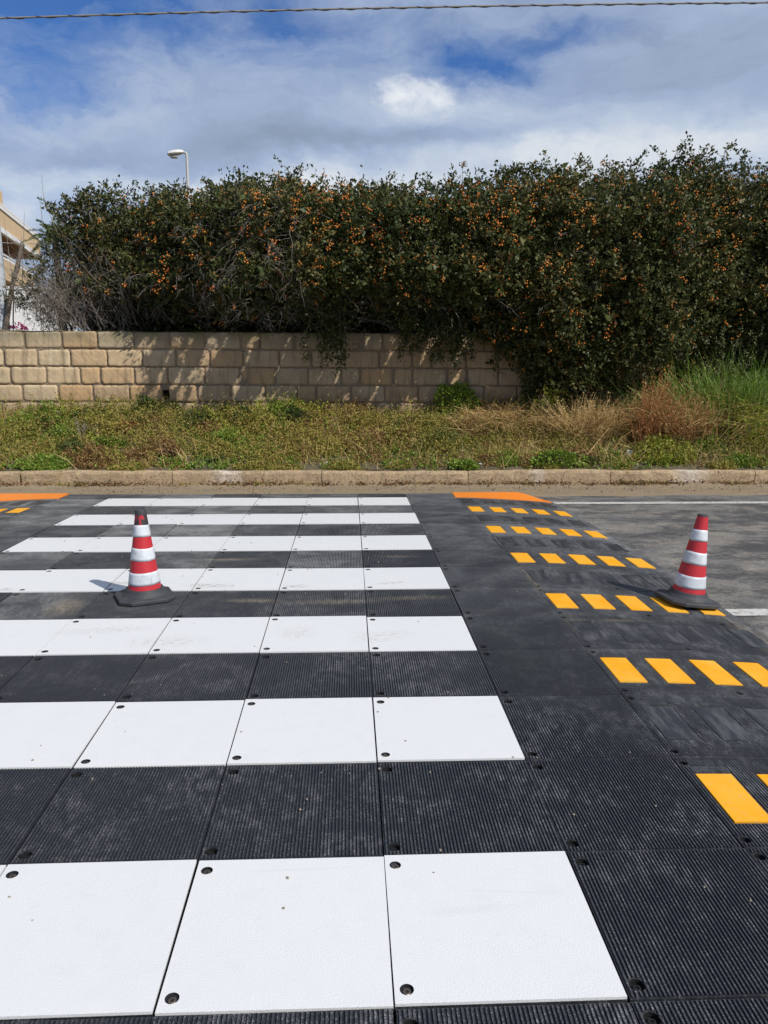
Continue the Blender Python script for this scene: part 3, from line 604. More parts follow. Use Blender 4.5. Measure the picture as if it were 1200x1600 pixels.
LK = ~(gapm & (dy > .03) & (zw > .6) & (zw < 1.66) & (xw > -3.6) & (xw < 2.0)); LVV = LVV.reshape(-1, 4, 3)[LK].reshape(-1, 3)  # leaves cut away along the sun's path so light dapples the wall
mesh_np('foliage', LVV, np.arange(len(LVV)).reshape(-1, 4), HEDGE, hedge)
# berries in clusters
OC = np.array([[1,0,0],[-1,0,0],[0,1,0],[0,-1,0],[0,0,1],[0,0,-1],[.58,.58,.58],[-.58,.58,.58],[-.58,-.58,.58],[.58,-.58,.58],[.58,.58,-.58],[-.58,.58,-.58],[-.58,-.58,-.58],[.58,-.58,-.58]])
OF = np.array([[4,9,6],[4,6,7],[4,7,8],[4,8,9],[0,6,9],[2,7,6],[1,8,7],[3,9,8],[0,13,10],[2,10,11],[1,11,12],[3,12,13],[0,10,6],[0,9,13],[2,6,10],[2,11,7],[1,7,11],[1,12,8],[3,8,12],[3,13,9],[5,10,13],[5,11,10],[5,12,11],[5,13,12]])
Bs = np.concatenate([sp[0][0], sp[2][0][:1200]]); Ds = np.concatenate([sp[0][1], sp[2][1][:1200]]); Ll = np.concatenate([sp[0][2], sp[2][2][:1200]])
tz = (Bs[:, 2] - 1.75)/(ztop(Bs[:, 0])-1.75); dens = (.07 + .10*sn(Bs[:, 0], Bs[:, 2]*1.3, 1.5, 12) + .10*sn(Bs[:, 0], Bs[:, 2], 5.2, 9)) * smooth(Bs[:, 0], -4.3, -2.2) * (.45 + .55*np.exp(-((tz-.60)/.36)**2))
hit = rng.random(len(Bs)) < np.maximum(dens*(1-.5*smooth(Bs[:, 0], 3.2, 4.6)), .025)*1.9; C_ = (Bs + Ds*(Ll*1.02)[:, None])[hit]; ex = curtain[rng.random(len(curtain)) < .018]; C_ = np.concatenate([C_, ex + [0, -.09, 0]])
nb = 6; C2 = (C_[:, None] + rng.normal(0, .024, (len(C_), nb, 3))).reshape(-1, 3); rad = rng.uniform(.007, .0130, len(C2))
mesh_np('berries', (C2[:, None] + OC[None]*rad[:, None, None]).reshape(-1, 3), (np.arange(len(C2))[:, None, None]*14 + OF[None]).reshape(-1, 3), BERRY, hedge, True)
# branches: hidden trunks, arching grey twigs
paths, rad = [], []
for i in range(70):
    x = rng.uniform(-4.3, 6.8); n = 10; t_ = np.linspace(0, 1, n); dx, dy = rng.normal(0, .6), rng.uniform(-1.1, .4); h = (float(ztop(x))-1.3)*rng.uniform(.55, .9)
    paths.append(np.stack([x + dx*t_ + .06*np.sin(t_*9+i), rng.uniform(10.2, 11.3) + dy*t_**1.5 + .05*np.cos(t_*7+i), 1.2 + h*t_], 1)); rad.append(np.linspace(rng.uniform(.015, .03), .006, n))
V, Q = tubes(paths, rad, 6); mesh_np('branches', V, Q, BRANCH, hedge, True)
def twigset(n, xr, zr, yo, ln, rr_, droop, out=.5, xs=0.3, shape=None):
    ps, rs = [], []
    for i in range(n):
        x = rng.uniform(*xr); z = rng.uniform(*zr); 
        if z > ztop(x)-.05: z = ztop(x)-rng.uniform(.05, .6)
        y = float(yfront(x, z)) + rng.uniform(*yo); l_ = rng.uniform(*ln); m = 9; t_ = np.linspace(0, 1, m)
        d = np.array([rng.normal(0, xs)*2, -out*rng.uniform(.2, 1.2), rng.uniform(-.5, .9)]); d /= np.linalg.norm(d)
        p_ = np.array([x, y, z]) + d*l_*t_[:, None] + np.array([0, 0, -1])*droop*l_*rng.uniform(.3, 1.4)*(t_**2)[:, None]
        p_ += np.cumsum(rng.normal(0, .014, (m, 3)), 0); ps.append(p_); r0 = rng.uniform(*rr_); rs.append(np.linspace(r0, r0*.35, m))
        for _ in range(rng.integers(1, 4)):
            j = rng.integers(3, 7); d2 = unit(p_[j+1]-p_[j] + rng.normal(0, .02, 3)); s_ = p_[j] + (d2 + rng.normal(0, .5, 3))*l_*.35*np.linspace(0, 1, 5)[:, None] + np.cumsum(rng.normal(0, .008, (5, 3)), 0); ps.append(s_); rs.append(np.linspace(r0*.55, r0*.25, 5))
    return ps, rs
p1, r1 = twigset(760, (-4.0, -.6), (1.85, 3.3), (-.16, .1), (.12, .42), (.0016, .0032), .6, .45)
p2, r2 = twigset(300, (-1.0, 6.5), (1.8, 3.9), (-.10, .1), (.12, .40), (.0016, .003), .35)
p3, r3 = twigset(46, (-3.6, 2.0), (1.72, 2.1), (.0, .6), (.4, .9), (.004, .008), .2, .2, .6)
allp = p1+p2+p3+[s_ for s_ in shoots] + sh_side + trail_paths; allr = r1+r2+r3+[np.linspace(.006, .002, len(s_)) for s_ in shoots] + [np.linspace(.003, .0015, len(s_)) for s_ in sh_side] + [np.linspace(.004, .002, len(s_)) for s_ in trail_paths]
V, Q = tubes(allp, allr, 4); mesh_np('twigs', V, Q, TWIG, hedge)
# leafless shrub at the left end of the hedge
bs = thing('bare_shrub', 'tangle of leafless grey twigs at the left end of the hedge, behind the wall top', 'shrub', (0, 0, 0)); ps, rs = [], []
for i in range(420):
    x = -4.22 + abs(rng.normal(0, .55)) - (.45*rng.random() if rng.random() < .3 else 0); y = 10.0 + rng.uniform(-.35, .5); m = 11; t_ = np.linspace(0, 1, m); l_ = rng.uniform(.5, 1.45)*(.45 + .55*smooth(x, -4.5, -3.7))
    d = np.array([rng.normal(-.12, .42), rng.normal(-.2, .3), 1.]); d /= np.linalg.norm(d)
    p_ = np.array([x, y, 1.6 + rng.uniform(0, .5)]) + d*l_*t_[:, None] + np.array([rng.normal(-.1, .3), -.15, -.3])*l_*.6*(t_**2)[:, None] + np.cumsum(rng.normal(0, .013, (m, 3)), 0)
    ps.append(p_); r0 = rng.uniform(.002, .005); rs.append(np.linspace(r0, r0*.3, m))
    for _ in range(2):
        j = rng.integers(3, 8); s_ = p_[j] + unit(p_[j+1]-p_[j] + rng.normal(0, .07, 3))*l_*.35*np.linspace(0, 1, 6)[:, None] + np.cumsum(rng.normal(0, .012, (6, 3)), 0); ps.append(s_); rs.append(np.linspace(r0*.6, r0*.25, 6))
for a_, b_, bend in ((at(66, 365, 10), at(60, 305, 10), .02), (at(100, 345, 10), at(66, 275, 10), -.10), (at(78, 360, 10), at(82, 335, 10), .02), (at(20, 430, 10), at(6, 340, 10), .0), (at(30, 390, 10), at(38, 330, 10), .02)):
    t_ = np.linspace(0, 1, 10)[:, None]; ps.append(np.array(a_)*(1-t_) + np.array(b_)*t_ + np.array([bend, 0, 0])*np.sin(t_*3.14)*1.0 + np.array([0, 0, -.5])*(1-t_)**3); rs.append(np.linspace(.005, .002, 10))
V, Q = tubes(ps, rs, 4); mesh_np('branches', V, Q, TWIG, bs)
n = 900; i = rng.integers(0, len(ps), n); P = np.array([ps[j][rng.integers(3, len(ps[j]))] for j in i]); P = P + rng.normal(0, .02, P.shape); P = P[(P[:, 0] > -3.95)]; L = rng.uniform(.02, .045, len(P)); mesh_np('leaves', *leaves(P, unit(rng.normal(size=P.shape)), L, L*.28), HEDGE, bs)
# dry flower stalk poking out of the hedge
b = MB(); a_, c_ = at(722, 300, 9.9), at(723, 258, 9.9); b.tube([tuple(a_ - Vector((0, 0, .7))), tuple(a_), tuple(c_)], .004, 6)
st = thing('dry_stalk', 'single thin dry flower stalk sticking up out of the hedge top', 'stalk', tuple(a_ - Vector((0, 0, .7)))); o = b.build('stem', TWIG, st); o.location = -Vector(st.location)
n = 60; P = np.array(c_) + rng.normal(0, 1, (n, 3))*[.022, .022, .014]; L = rng.uniform(.02, .04, n); o = mesh_np('seed_head', *leaves(P, unit(rng.normal(size=(n, 3)) + [0, 0, .5]), L, L*.25), DEAD, st); o.location = -Vector(st.location)

# ------------------------------------------------------------------ verge vegetation
def ground(x, y): return verge_z(x, y)
def sprigs(x, y, h, nl, ls, up=1., spread=.5, lw=.3):
    n = len(x); B = np.stack([x, y, ground(x, y) - .01], 1); D = unit(np.array([0, -.1, up]) + rng.normal(0, spread*.6, (n, 3))*[1, 1, .3]); hh = h*rng.uniform(.5, 1.25, n)
    tt = rng.random((n, nl))**.75; P = B[:, None] + D[:, None]*(hh[:, None]*tt)[..., None] + rng.normal(0, .012, (n, nl, 3)); LD = unit(rng.normal(0, .7, (n, nl, 3)) + [0, -.15, .35]); L = ls*rng.uniform(.6, 1.4, (n, nl))
    return leaves(P.reshape(-1, 3), LD.reshape(-1, 3), L.ravel(), L.ravel()*lw)
def scatter(n, x0=-7., x1=8., y0=YK+.13, y1=YW-.03): return rng.uniform(x0, x1, n), rng.uniform(y0, y1, n)
ps = []
x, y = scatter(19000); d_ = sn(x, y, 1.3, 2); h = (.075 + .13*smooth(y, YK+.2, YW-.5))*(1 + .75*d_ + .5*sn(x, y, 5, 31)); k = rng.random(len(x)) < .8 + .4*sn(x, y, 3.1, 7); k &= rng.random(len(x)) < np.clip(.08 + .92*smooth(y + .12*sn(x, y, 3.7, 71), YK+.18, YK+.55), 0, 1); x, y, h = x[k], y[k], np.maximum(.035, h[k])
bare = (sn(x, y, 1.6, 21) > .72) & (y < 8.6); dry = rng.random(len(x)) < .72*smooth(x + .5*sn(x, y, 2, 5), 1.3, 2.4)*smooth(y, 8.25, 8.6); bare = bare | dry; x, y, h = x[~bare], y[~bare], h[~bare]
o = mesh_np('weeds', *sprigs(x, y, h, 14, .023), WEED); stuff(o, 'low olive and reddish weeds covering the verge', 'weeds')
x, y = scatter(6500); k = sn(x, y, 1.9, 41) + .5*sn(x, y, 5.1, 44) + rng.normal(0, .2, len(x)) > .32; x, y = x[k], y[k]; h = .07 + .17*smooth(y, YK+.2, YW-.4)
o = mesh_np('red_weeds', *sprigs(x, y, h, 12, .022), REDW); stuff(o, 'brown-red and tan weeds in patches on the verge', 'weeds')
x, y = scatter(5200, y0=8.7); k = sn(x, y, 1.3, 51) + .6*sn(x, y, 4.1, 54) + rng.normal(0, .2, len(x)) > .30; x, y = x[k], y[k]; h = .16 + .17*smooth(y, 8.8, YW-.2)
o = mesh_np('yellow_weeds', *sprigs(x, y, h, 12, .026), YGREEN); stuff(o, 'taller yellow-green weeds in front of the wall', 'weeds')
x, y = scatter(7500); k = sn(x, y, 1.5, 14) + .45*sn(x, y, 4, 3) + rng.normal(0, .25, len(x)) > .25; x, y = x[k], y[k]; h = .06 + .13*smooth(y, YK+.2, YW-.3)
o = mesh_np('leafy_weeds', *sprigs(x, y, h, 13, .030, lw=.34), GREEN); stuff(o, 'brighter green leafy weeds in patches on the verge', 'weeds')
x, y = scatter(5200); k = sn(x, y, 1.1, 33) > -.05; x, y = x[k], y[k]; n = len(x); P = np.stack([x, y, ground(x, y)-.01], 1)
o = mesh_np('grass', *blades(P, unit(rng.normal(0, .35, (n, 3))*[1, 1, .2] + [0, 0, 1.]), rng.uniform(.06, .26, n), rng.uniform(.0015, .003, n), rng.uniform(.1, .6, n)), GRASS); stuff(o, 'thin green grass blades among the weeds', 'grass')
x, y = scatter(15000); k = rng.random(len(x)) < .22 + .78*smooth(x, 1.0, 2.2)*smooth(y, 8.15, 8.5); x, y = x[k], y[k]; n = len(x); P = np.stack([x, y, ground(x, y)-.01], 1)
o = mesh_np('dry_grass', *blades(P, unit(rng.normal(0, .5, (n, 3))*[1, 1, .2] + [0, 0, 1.]), rng.uniform(.08, .42, n), rng.uniform(.0018, .0040, n), rng.uniform(.1, .8, n)), STRAW); stuff(o, 'straw coloured dry grass mixed into the verge', 'grass')
# dead leaves and crumbs in the gutter
n = 11000; x = rng.uniform(-7, 8, n); y = YK - np.abs(rng.normal(0, .05, n)) - .004; y = np.where(rng.random(n) < .08, rng.uniform(7.3, 8.0, n), y); k = rng.random(n) < .50 + .75*sn(x, y*0, 2.2, 5); x, y = x[k], y[k]; n = len(x)
P = np.stack([x, y, np.array([road_z(q) for q in y]) + .012 + rng.exponential(.022, n)*smooth(y, 7.8, 7.97)], 1); L = rng.uniform(.012, .04, n); o = mesh_np('leaf_litter', *leaves(P, unit(rng.normal(0, 1, (n, 3))*[1, 1, .5]), L, L*.3), DEAD); stuff(o, 'dead brown leaves gathered at the foot of the kerb', 'leaf litter')
x = rng.uniform(-5.5, 6.5, 900); y = YK + .15 - np.abs(rng.normal(0, .06, 900)); k = sn(x, y*0, 3.3, 17) > .38; x, y = x[k], y[k]; n = len(x); B = np.stack([x, np.minimum(y, YK-.02+.15), np.full(n, ZG+.165)], 1); nl = 9; P = B[:, None] + rng.normal(0, 1, (n, nl, 3))*[.03, .04, .022]; L = rng.uniform(.015, .03, (n, nl)); o = mesh_np('kerb_weeds', *leaves(P.reshape(-1, 3), unit(rng.normal(size=(n*nl, 3))), L.ravel(), L.ravel()*.3), WEED); stuff(o, 'small weeds spilling over the kerb edge', 'weeds')
x = rng.uniform(-4, 7, 700); k = sn(x, x*0, 2.7, 27) > .1; x = x[k]; n = len(x); B = np.stack([x, YK - np.abs(rng.normal(.02, .03, n)), np.full(n, ZG+.02)], 1); nl = 9; P = B[:, None] + rng.normal(0, 1, (n, nl, 3))*[.035, .02, .018]; L = rng.uniform(.014, .03, (n, nl)); o = mesh_np('gutter_weeds', *leaves(P.reshape(-1, 3), unit(rng.normal(size=(n*nl, 3)) + [0, 0, .4]), L.ravel(), L.ravel()*.3), WEED); stuff(o, 'sparse weeds growing along the kerb foot', 'weeds')

def clumps(name, lab, nc, x0, x1, mat, hr, rr_, ls, y0=YK+.2, y1=YW-.05):
    VV = []
    for _ in range(nc):
        cx_, cy_ = rng.uniform(x0, x1), rng.uniform(y0, y1); rad_ = rng.uniform(*rr_); hh_ = rng.uniform(*hr)*(.45 + .55*float(smooth(cy_, YK+.2, YW-.6))); m_ = int(330*rad_/.2)
        a_ = rng.uniform(0, 6.28, m_); u_ = rng.random(m_)**.5; xx_ = cx_ + np.cos(a_)*u_*rad_*1.25; yy_ = np.clip(cy_ + np.sin(a_)*u_*rad_*.75, min(y0, YK+.12)-.03, YW-.01)
        VV.append(sprigs(xx_, yy_, np.maximum(.03, hh_*(1-.65*u_**2)), 10, ls, 1., .6))
    stuff(mesh_np(name, *join(VV), mat), lab, 'weeds')
clumps('weeds', 'rounded olive weed clumps standing out of the verge', 46, -6, 7.5, WEED, (.16, .36), (.14, .30), .025)
clumps('leafy_weeds', 'fresh green weed clumps standing out of the verge', 22, -6, 7.5, GREEN, (.12, .30), (.12, .26), .028)
clumps('dark_weeds', 'dark green weed clumps on the verge', 12, -6, 3, DKGREEN, (.14, .32), (.12, .24), .028)
clumps('red_weeds', 'brown-red withered clumps on the verge', 40, -6, 7.5, REDW, (.12, .30), (.12, .28), .024)
clumps('yellow_weeds', 'yellow-green weed clumps at the right end of the verge', 10, 3.9, 7.5, YGREEN, (.3, .5), (.2, .35), .028)
clumps('kerb_weeds', 'weed clumps leaning over the kerb', 16, -5, 7, WEED, (.10, .2), (.08, .2), .024, YK+.13, YK+.22)
n = 1500; x = rng.uniform(-7, 8, n); k = sn(x, x*0, 2.9, 61) + .6*sn(x, x*0, 8.1, 63) + rng.normal(0, .2, n) > .05; x = x[k]; n = len(x); B = np.stack([x, YK - np.abs(rng.normal(.015, .035, n)), np.full(n, ZG+.012)], 1); nl = 10; P = B[:, None] + np.abs(rng.normal(0, 1, (n, nl, 3)))*[.03, -.02, .022]; L = rng.uniform(.012, .03, (n, nl)); stuff(mesh_np('withered_weeds', *leaves(P.reshape(-1, 3), unit(rng.normal(size=(n*nl, 3)) + [0, 0, .3]), L.ravel(), L.ravel()*.3), DEAD), 'withered brown weeds along the kerb foot', 'weeds')
n = 2600; x = rng.uniform(-6, 7, n); y = np.where(rng.random(n) < .7, 7.95 - rng.exponential(.22, n), rng.uniform(.2, 7, n)); y = np.maximum(y, .2); z = np.array([road_z(q) for q in y]); on = (x > -3) & (x < 1) & (y < 6.8); ramp_ = (~on) & (x > -4.1) & (x < 2.1) & (y < 6.8); z = np.where(on, z + TH, z) + np.where(y > 7.12, .012, .002); k = ~ramp_; P = np.stack([x, y, z], 1)[k]; rd = rng.uniform(.0016, .005, len(P)) * np.where(P[:, 1] > 7, 1.7, 1.)
stuff(mesh_np('grit', (P[:, None] + OC[None]*rd[:, None, None]*rng.uniform(.6, 1.2, (len(P), 14, 1))).reshape(-1, 3), (np.arange(len(P))[:, None, None]*14 + OF[None]).reshape(-1, 3), plain('grit', (.26, .22, .17), .9, .2, .5, 40)), 'loose grit lying in the gutter and on the road', 'grit')
def vpos(px, py):                       # point of the verge slope seen at a pixel of the photo
    y = YK + .15
    while y < YW:
        q = at(px, py, y)
        if q.z <= float(verge_z(q.x, y)): break
        y += .01
    y = min(y, 9.50 if px < 800 else 9.05); q = at(px, py, y); return np.array([q.x, y, float(verge_z(q.x, y))])
def bush(name, label, cat, base, w, dpt, h, n, mat, ls, stems=TWIG, lw=.32, group=None):
    e = thing(name, label, cat, tuple(base), (0, 0, 0), group); th = rng.uniform(0, 2*np.pi, n); u = rng.random(n)**.5; hh = rng.random(n)
    prof_ = np.sqrt(np.clip(1 - (hh-.25)**2*1.6, .05, 1)); P = np.stack([np.cos(th)*u*prof_*w, np.sin(th)*u*prof_*dpt, hh*h], 1); P *= 1 + .22*sn(P[:, 0]*9, P[:, 2]*9, 1, 3)[:, None]; P[:, 2] = np.maximum(P[:, 2], .0)
    L = ls*rng.uniform(.6, 1.4, n); mesh_np('leaves', *leaves(P, unit(P*[1, 1, .4] + rng.normal(0, .35*w, (n, 3)) + [0, -.05, .1*h]), L, L*lw), mat, e)
    ps = [np.linspace(0, 1, 6)[:, None]*np.array([rng.normal(0, w*.5), rng.normal(0, dpt*.5), h*rng.uniform(.6, 1.0)]) + np.cumsum(rng.normal(0, .006, (6, 3)), 0) for _ in range(18)]
    V, Q = tubes(ps, [np.linspace(.004, .0015, 6)]*18, 4); mesh_np('stems', V, Q, stems, e); return e
def tuft(name, label, cat, base, w, h, n, mat, width=.0022, bend=.4, lean=(0, 0), seed=None, dpt=None):
    e = thing(name, label, cat, tuple(base)); P = np.stack([rng.normal(0, w*.5, n), rng.normal(0, (dpt or w*.4)*.5, n), np.full(n, -.02)], 1); P[:, 2] = ground(P[:, 0]+base[0], P[:, 1]+base[1]) - base[2] - .02
    D = unit(rng.normal(0, .25, (n, 3))*[1, 1, .2] + [lean[0], lean[1], 1.] + P*[.6, .3, 0]/max(w, .1)); L = h*rng.uniform(.5, 1.15, n)
    mesh_np('blades', *blades(P, D, L, np.full(n, width)*rng.uniform(.6, 1.5, n), bend*rng.uniform(.3, 1.5, n)), mat, e)
    if mat == STRAW and n > 500:
        pp = []
        for _ in range(46):
            q0 = np.array([rng.normal(0, w*.55), rng.normal(0, .12), 0]); q0[2] = float(ground(q0[0]+base[0], q0[1]+base[1])) - base[2]; a0 = np.array([rng.normal(lean[0], .55), rng.normal(-.1, .3), rng.uniform(.45, 1.)]); a0 /= np.linalg.norm(a0); t_ = np.linspace(0, 1, 8)[:, None]
            p_ = q0 + a0*rng.uniform(.6, 1.25)*h*t_ + np.array([rng.normal(0, .3), -.1, -.25])*h*(t_**3) + np.cumsum(rng.normal(0, .006, (8, 3)), 0); p_[:, 2] = np.maximum(p_[:, 2], ground(p_[:, 0]+base[0], p_[:, 1]+base[1]) - base[2] + .01); pp.append(p_)
        V_, Q_ = tubes(pp, [np.linspace(rng.uniform(.0035, .006), .002, 8) for _ in pp], 4); stuff(mesh_np('stems', V_, Q_, STRAW, e))
    if seed:
        i = rng.choice(n, min(n, seed), False); m = 12; T = (P + D*L[:, None])[i]; Q_ = T[:, None] + rng.normal(0, .012, (len(i), m, 3)) + (D[i]*.10)[:, None]*rng.random((len(i), m))[..., None]; l_ = rng.uniform(.014, .026, (len(i), m))
        stuff(mesh_np('seed_heads', *leaves(Q_.reshape(-1, 3), unit(rng.normal(0, .5, (len(i)*m, 3)) + [0, 0, -.6]), l_.ravel(), l_.ravel()*.2), STRAW if mat != GRASS else YSEED, e))
    return e
YSEED = leafmat('pale oat head', [(0., (.20, .24, .10)), (1., (.42, .42, .24))], .6, .2, .2)
def twigbush(name, label, cat, base, w, h, n, mat, lean=0., fine=3, leaf=None):
    e = thing(name, label, cat, tuple(base)); ps, rs = [], []
    for _ in range(n):
        m = 8; t_ = np.linspace(0, 1, m); tip = np.array([rng.normal(lean, w*.5), rng.normal(0, w*.3), h*rng.uniform(.55, 1.1)])
        p_ = rng.normal(0, .03, 3)*[1, 1, 0] + tip*t_[:, None] + np.array([0, 0, -.15*h])*(t_**2)[:, None] + np.cumsum(rng.normal(0, .008, (m, 3)), 0); ps.append(p_); rs.append(np.linspace(.0042, .0016, m))
        for _ in range(fine):
            j = rng.integers(2, 7); s_ = p_[j] + (tip*.25 + rng.normal(0, h*.09, 3))*np.linspace(0, 1, 4)[:, None] + np.cumsum(rng.normal(0, .004, (4, 3)), 0); ps.append(s_); rs.append(np.linspace(.0024, .0014, 4))
    V, Q = tubes(ps, rs, 3); mesh_np('stems', V, Q, mat, e); k = 7; P = np.concatenate([p_[len(p_)//3:] for p_ in ps]); P = np.repeat(P, k//2, 0) + rng.normal(0, .009, (len(P)*(k//2), 3)); L = rng.uniform(.008, .02, len(P)); stuff(mesh_np('seeds', *leaves(P, unit(rng.normal(size=P.shape)), L, L*.35), leaf or mat, e)); return e
g3 = lambda px, py: vpos(px, py)
bush('bush', 'bright green leafy bush at the foot of the wall, right of centre', 'bush', g3(712, 652), .33, .22, .44, 2600, GREEN, .040)
bush('shrub', 'dark grey-green shrub growing against the wall beside the drain slot', 'shrub', g3(232, 645), .22, .12, .26, 900, DKGREEN, .035)
bush('weed_clump', 'dark green weed clump below the wall, left of centre', 'weed', g3(385, 668), .2, .15, .26, 900, DKGREEN, .034)
bush('weed_clump', 'dark green weed clump under the hanging hedge spray at mid wall', 'weed', g3(462, 668), .2, .15, .28, 900, DKGREEN, .034)
bush('weed_clump', 'low vivid green weed clump on the verge just behind the kerb, right of centre', 'weed', g3(868, 728), .34, .13, .17, 1500, GREEN, .036)
bush('weed_clump', 'low vivid green weed clump at the kerb, left of the dry straw heaps', 'weed', g3(725, 736), .18, .1, .10, 700, GREEN, .034)
bush('weed_clump', 'small bright green weed clump in the middle of the left verge', 'weed', g3(170, 700), .25, .14, .12, 900, GREEN, .03)
bush('flowering_weed', 'yellow-green flowering weed mass at the right end of the verge', 'weed', g3(1165, 705), .46, .3, .62, 4200, YGREEN, .028)
bush('flowering_weed', 'tall thin yellow-flowering weed in front of the hedge curtain', 'weed', g3(860, 672), .26, .18, .62, 1000, YGREEN, .026)
bush('dead_clump', 'shrivelled brown dead plant in the middle of the left verge', 'dead plant', g3(200, 676), .20, .10, .13, 900, RUST, .030)
bush('dead_clump', 'small tan dead plant lying near the kerb, left of centre', 'dead plant', g3(266, 716), .11, .06, .11, 500, DEAD, .030)
twigbush('dry_weed', 'tall rust-brown dry weed standing at the foot of the hedge', 'weed', g3(1000, 704), .46, .98, 85, RUST, .20, 4)
twigbush('dry_weed', 'sandy brown dry weed between the straw heap and the rust-brown weed', 'weed', g3(900, 696), .60, .62, 80, STRAW, .05, 4, STRAW)
twigbush('dry_weed', 'reddish low dry weed right of the tall rust-brown one', 'weed', g3(1065, 704), .50, .70, 60, RUST, .0, 4, STRAW)
twigbush('twiggy_weed', 'bare pale twiggy weed on the left verge', 'weed', g3(128, 690), .28, .26, 16, TWIG, .05, 2)
tuft('straw_heap', 'flattened heap of dry straw leaning left beside the bright green bush', 'dry grass', g3(780, 676), .50, .55, 1000, STRAW, .006, 1.0, (-.25, -.1))
tuft('straw_clump', 'pale dry straw clump with bent stems at the foot of the hedge', 'dry grass', g3(925, 684), .55, .68, 1000, STRAW, .0052, .8, (.1, 0))
tuft('straw_clump', 'pale dry straw clump with long fallen stems in front of the tall green grass', 'dry grass', g3(1090, 690), .66, .90, 1100, STRAW, .0058, .8, (-.1, 0))
tuft('tall_grass', 'tall green wild oat grass at the right end against the hedge', 'grass', np.array([at(1165, 640, 9.05).x, 9.05, float(verge_z(at(1165, 640, 9.05).x, 9.05))]), .95, 1.28, 1700, GRASS, .007, .40, (0, -.05), 320, .3)
tuft('oat_stems', 'thin pale oat stems in front of the stone showing through the hedge', 'grass', g3(990, 668), .34, 1.05, 80, YSEED, .002, .25, (0, 0), 50, .1)
tuft('oat_stems', 'small green tuft of grass standing between the dry clumps', 'grass', g3(955, 672), .18, .60, 110, GRASS, .004, .5)
tuft('grass_tuft', 'few pale upright grass stems on the verge, right of centre', 'grass', g3(655, 724), .07, .42, 12, STRAW, .0018, .15, (0, 0), 8)
tuft('grass_tuft', 'pale upright dry grass stems in front of the wall, left of centre', 'grass', g3(345, 655), .25, .34, 26, STRAW, .0016, .15, (0, 0), 12)
# broad-leaved rosette near the kerb
e = thing('thistle', 'broad grey-green rosette of pointed leaves near the kerb, left of centre', 'weed', tuple(g3(337, 722))); n = 26; th = np.linspace(0, 6.28*3, n); P = np.zeros((n, 3)) + [0, 0, .015]; D = unit(np.stack([np.cos(th), np.sin(th), rng.uniform(.25, .9, n)], 1)); mesh_np('leaves', *blades(P, D, rng.uniform(.10, .19, n), np.full(n, .011), np.full(n, .4)), DKGREEN, e)
# single long fallen straws
for i, (a_, c_, lab) in enumerate((((905, 728), (975, 640), 'long pale fallen stem lying across the right verge'), ((950, 700), (1090, 640), 'longest pale dry stem, leaning across the rust-brown weed'))):
    p0, p1 = g3(*a_), np.array(at(c_[0], c_[1], 9.0)); b = MB(); q = np.linspace(0, 1, 6)[:, None]; b.tube((p1-p0)*q + np.cumsum(rng.normal(0, .006, (6, 3)), 0), .005, 5); o = b.build('fallen_straw', STRAW); o.location = tuple(p0); tag(o, lab, 'dry stem')
# yellow flowers
for px, py, lab in ((338, 671, 'upper yellow flower in the weeds, left of centre'), (305, 692, 'lower yellow flower in the weeds, left of centre'), (861, 594, 'yellow flower high in front of the dark hedge curtain'), (902, 669, 'yellow flower among the sandy dry weeds')):
    q = g3(px, py+8); e = thing('flower', lab, 'flower', tuple(q), (0, 0, 0), 'yellow flowers on the verge'); tip = np.array(at(px, py, q[1]-.02)) - q
    b = MB(); b.tube([(0, 0, -.02), tuple(tip*.5 + [.005, 0, 0]), tuple(tip)], .002, 5); b.build('stem', GREEN, e)
    n = 12; a_ = np.linspace(0, 6.28, n, endpoint=False); D = unit(np.stack([np.cos(a_), np.full(n, -.5), np.sin(a_)], 1)); mesh_np('petals', *leaves(np.tile(tip, (n, 1)), D, np.full(n, .020), np.full(n, .006)), YFLOW, e)
# litter and stones
def rock(name, label, cat, q, s, mat, group=None, flat=.7):
    bm = bmesh.new(); bmesh.ops.create_icosphere(bm, subdivisions=3, radius=1.); k = rnd.uniform(0, 50)
    for v in bm.verts: f = 1 + .28*float(sn(v.co.x*1.5+k, v.co.y*1.5+v.co.z*2, 1, 2)) + .08*float(sn(v.co.x*5, v.co.z*5+k, 1, 4)); v.co *= f; v.co.x = max(-.85, min(.8, v.co.x))
    me = bpy.data.meshes.new(name); bm.to_mesh(me); bm.free(); me.materials.append(mat); o = link(name, me); o.scale = (s, s*.7, s*flat); o.location = tuple(q + np.array([0, 0, s*flat*.4])); o.rotation_euler = (0, 0, rnd.uniform(0, 6)); return tag(o, label, cat, group)
PALE = plain('pale rubble', (.50, .45, .38), .9, .2, .35, 20); GREYS = plain('grey stone', (.30, .28, .27), .9, .2, .5, 9)
rock('stone', 'pale grey stone in front of the rust-brown weed', 'stone', g3(985, 712), .075, GREYS)
for (px, py, s, lab) in ((52, 638, .05, 'pale stone lying left of the others at the wall foot'), (90, 634, .085, 'largest pale stone of those at the wall foot'), (118, 637, .06, 'pale stone lying right of the others at the wall foot'), (20, 637, .05, 'darker stone at the wall foot by the photo edge')): rock('rubble_stone', lab, 'stone', g3(px, py+4), s, PALE if px != 20 else GREYS, 'stones at the wall foot')
PAPER = plain('crumpled paper', (.62, .62, .62), .8, .2, .3, 30); BLUEP = plain('blue wrapper', (.20, .33, .42), .4, .5, .5, 40); REDP = plain('red wrapper', (.45, .05, .06), .5, .4, .3, 40)
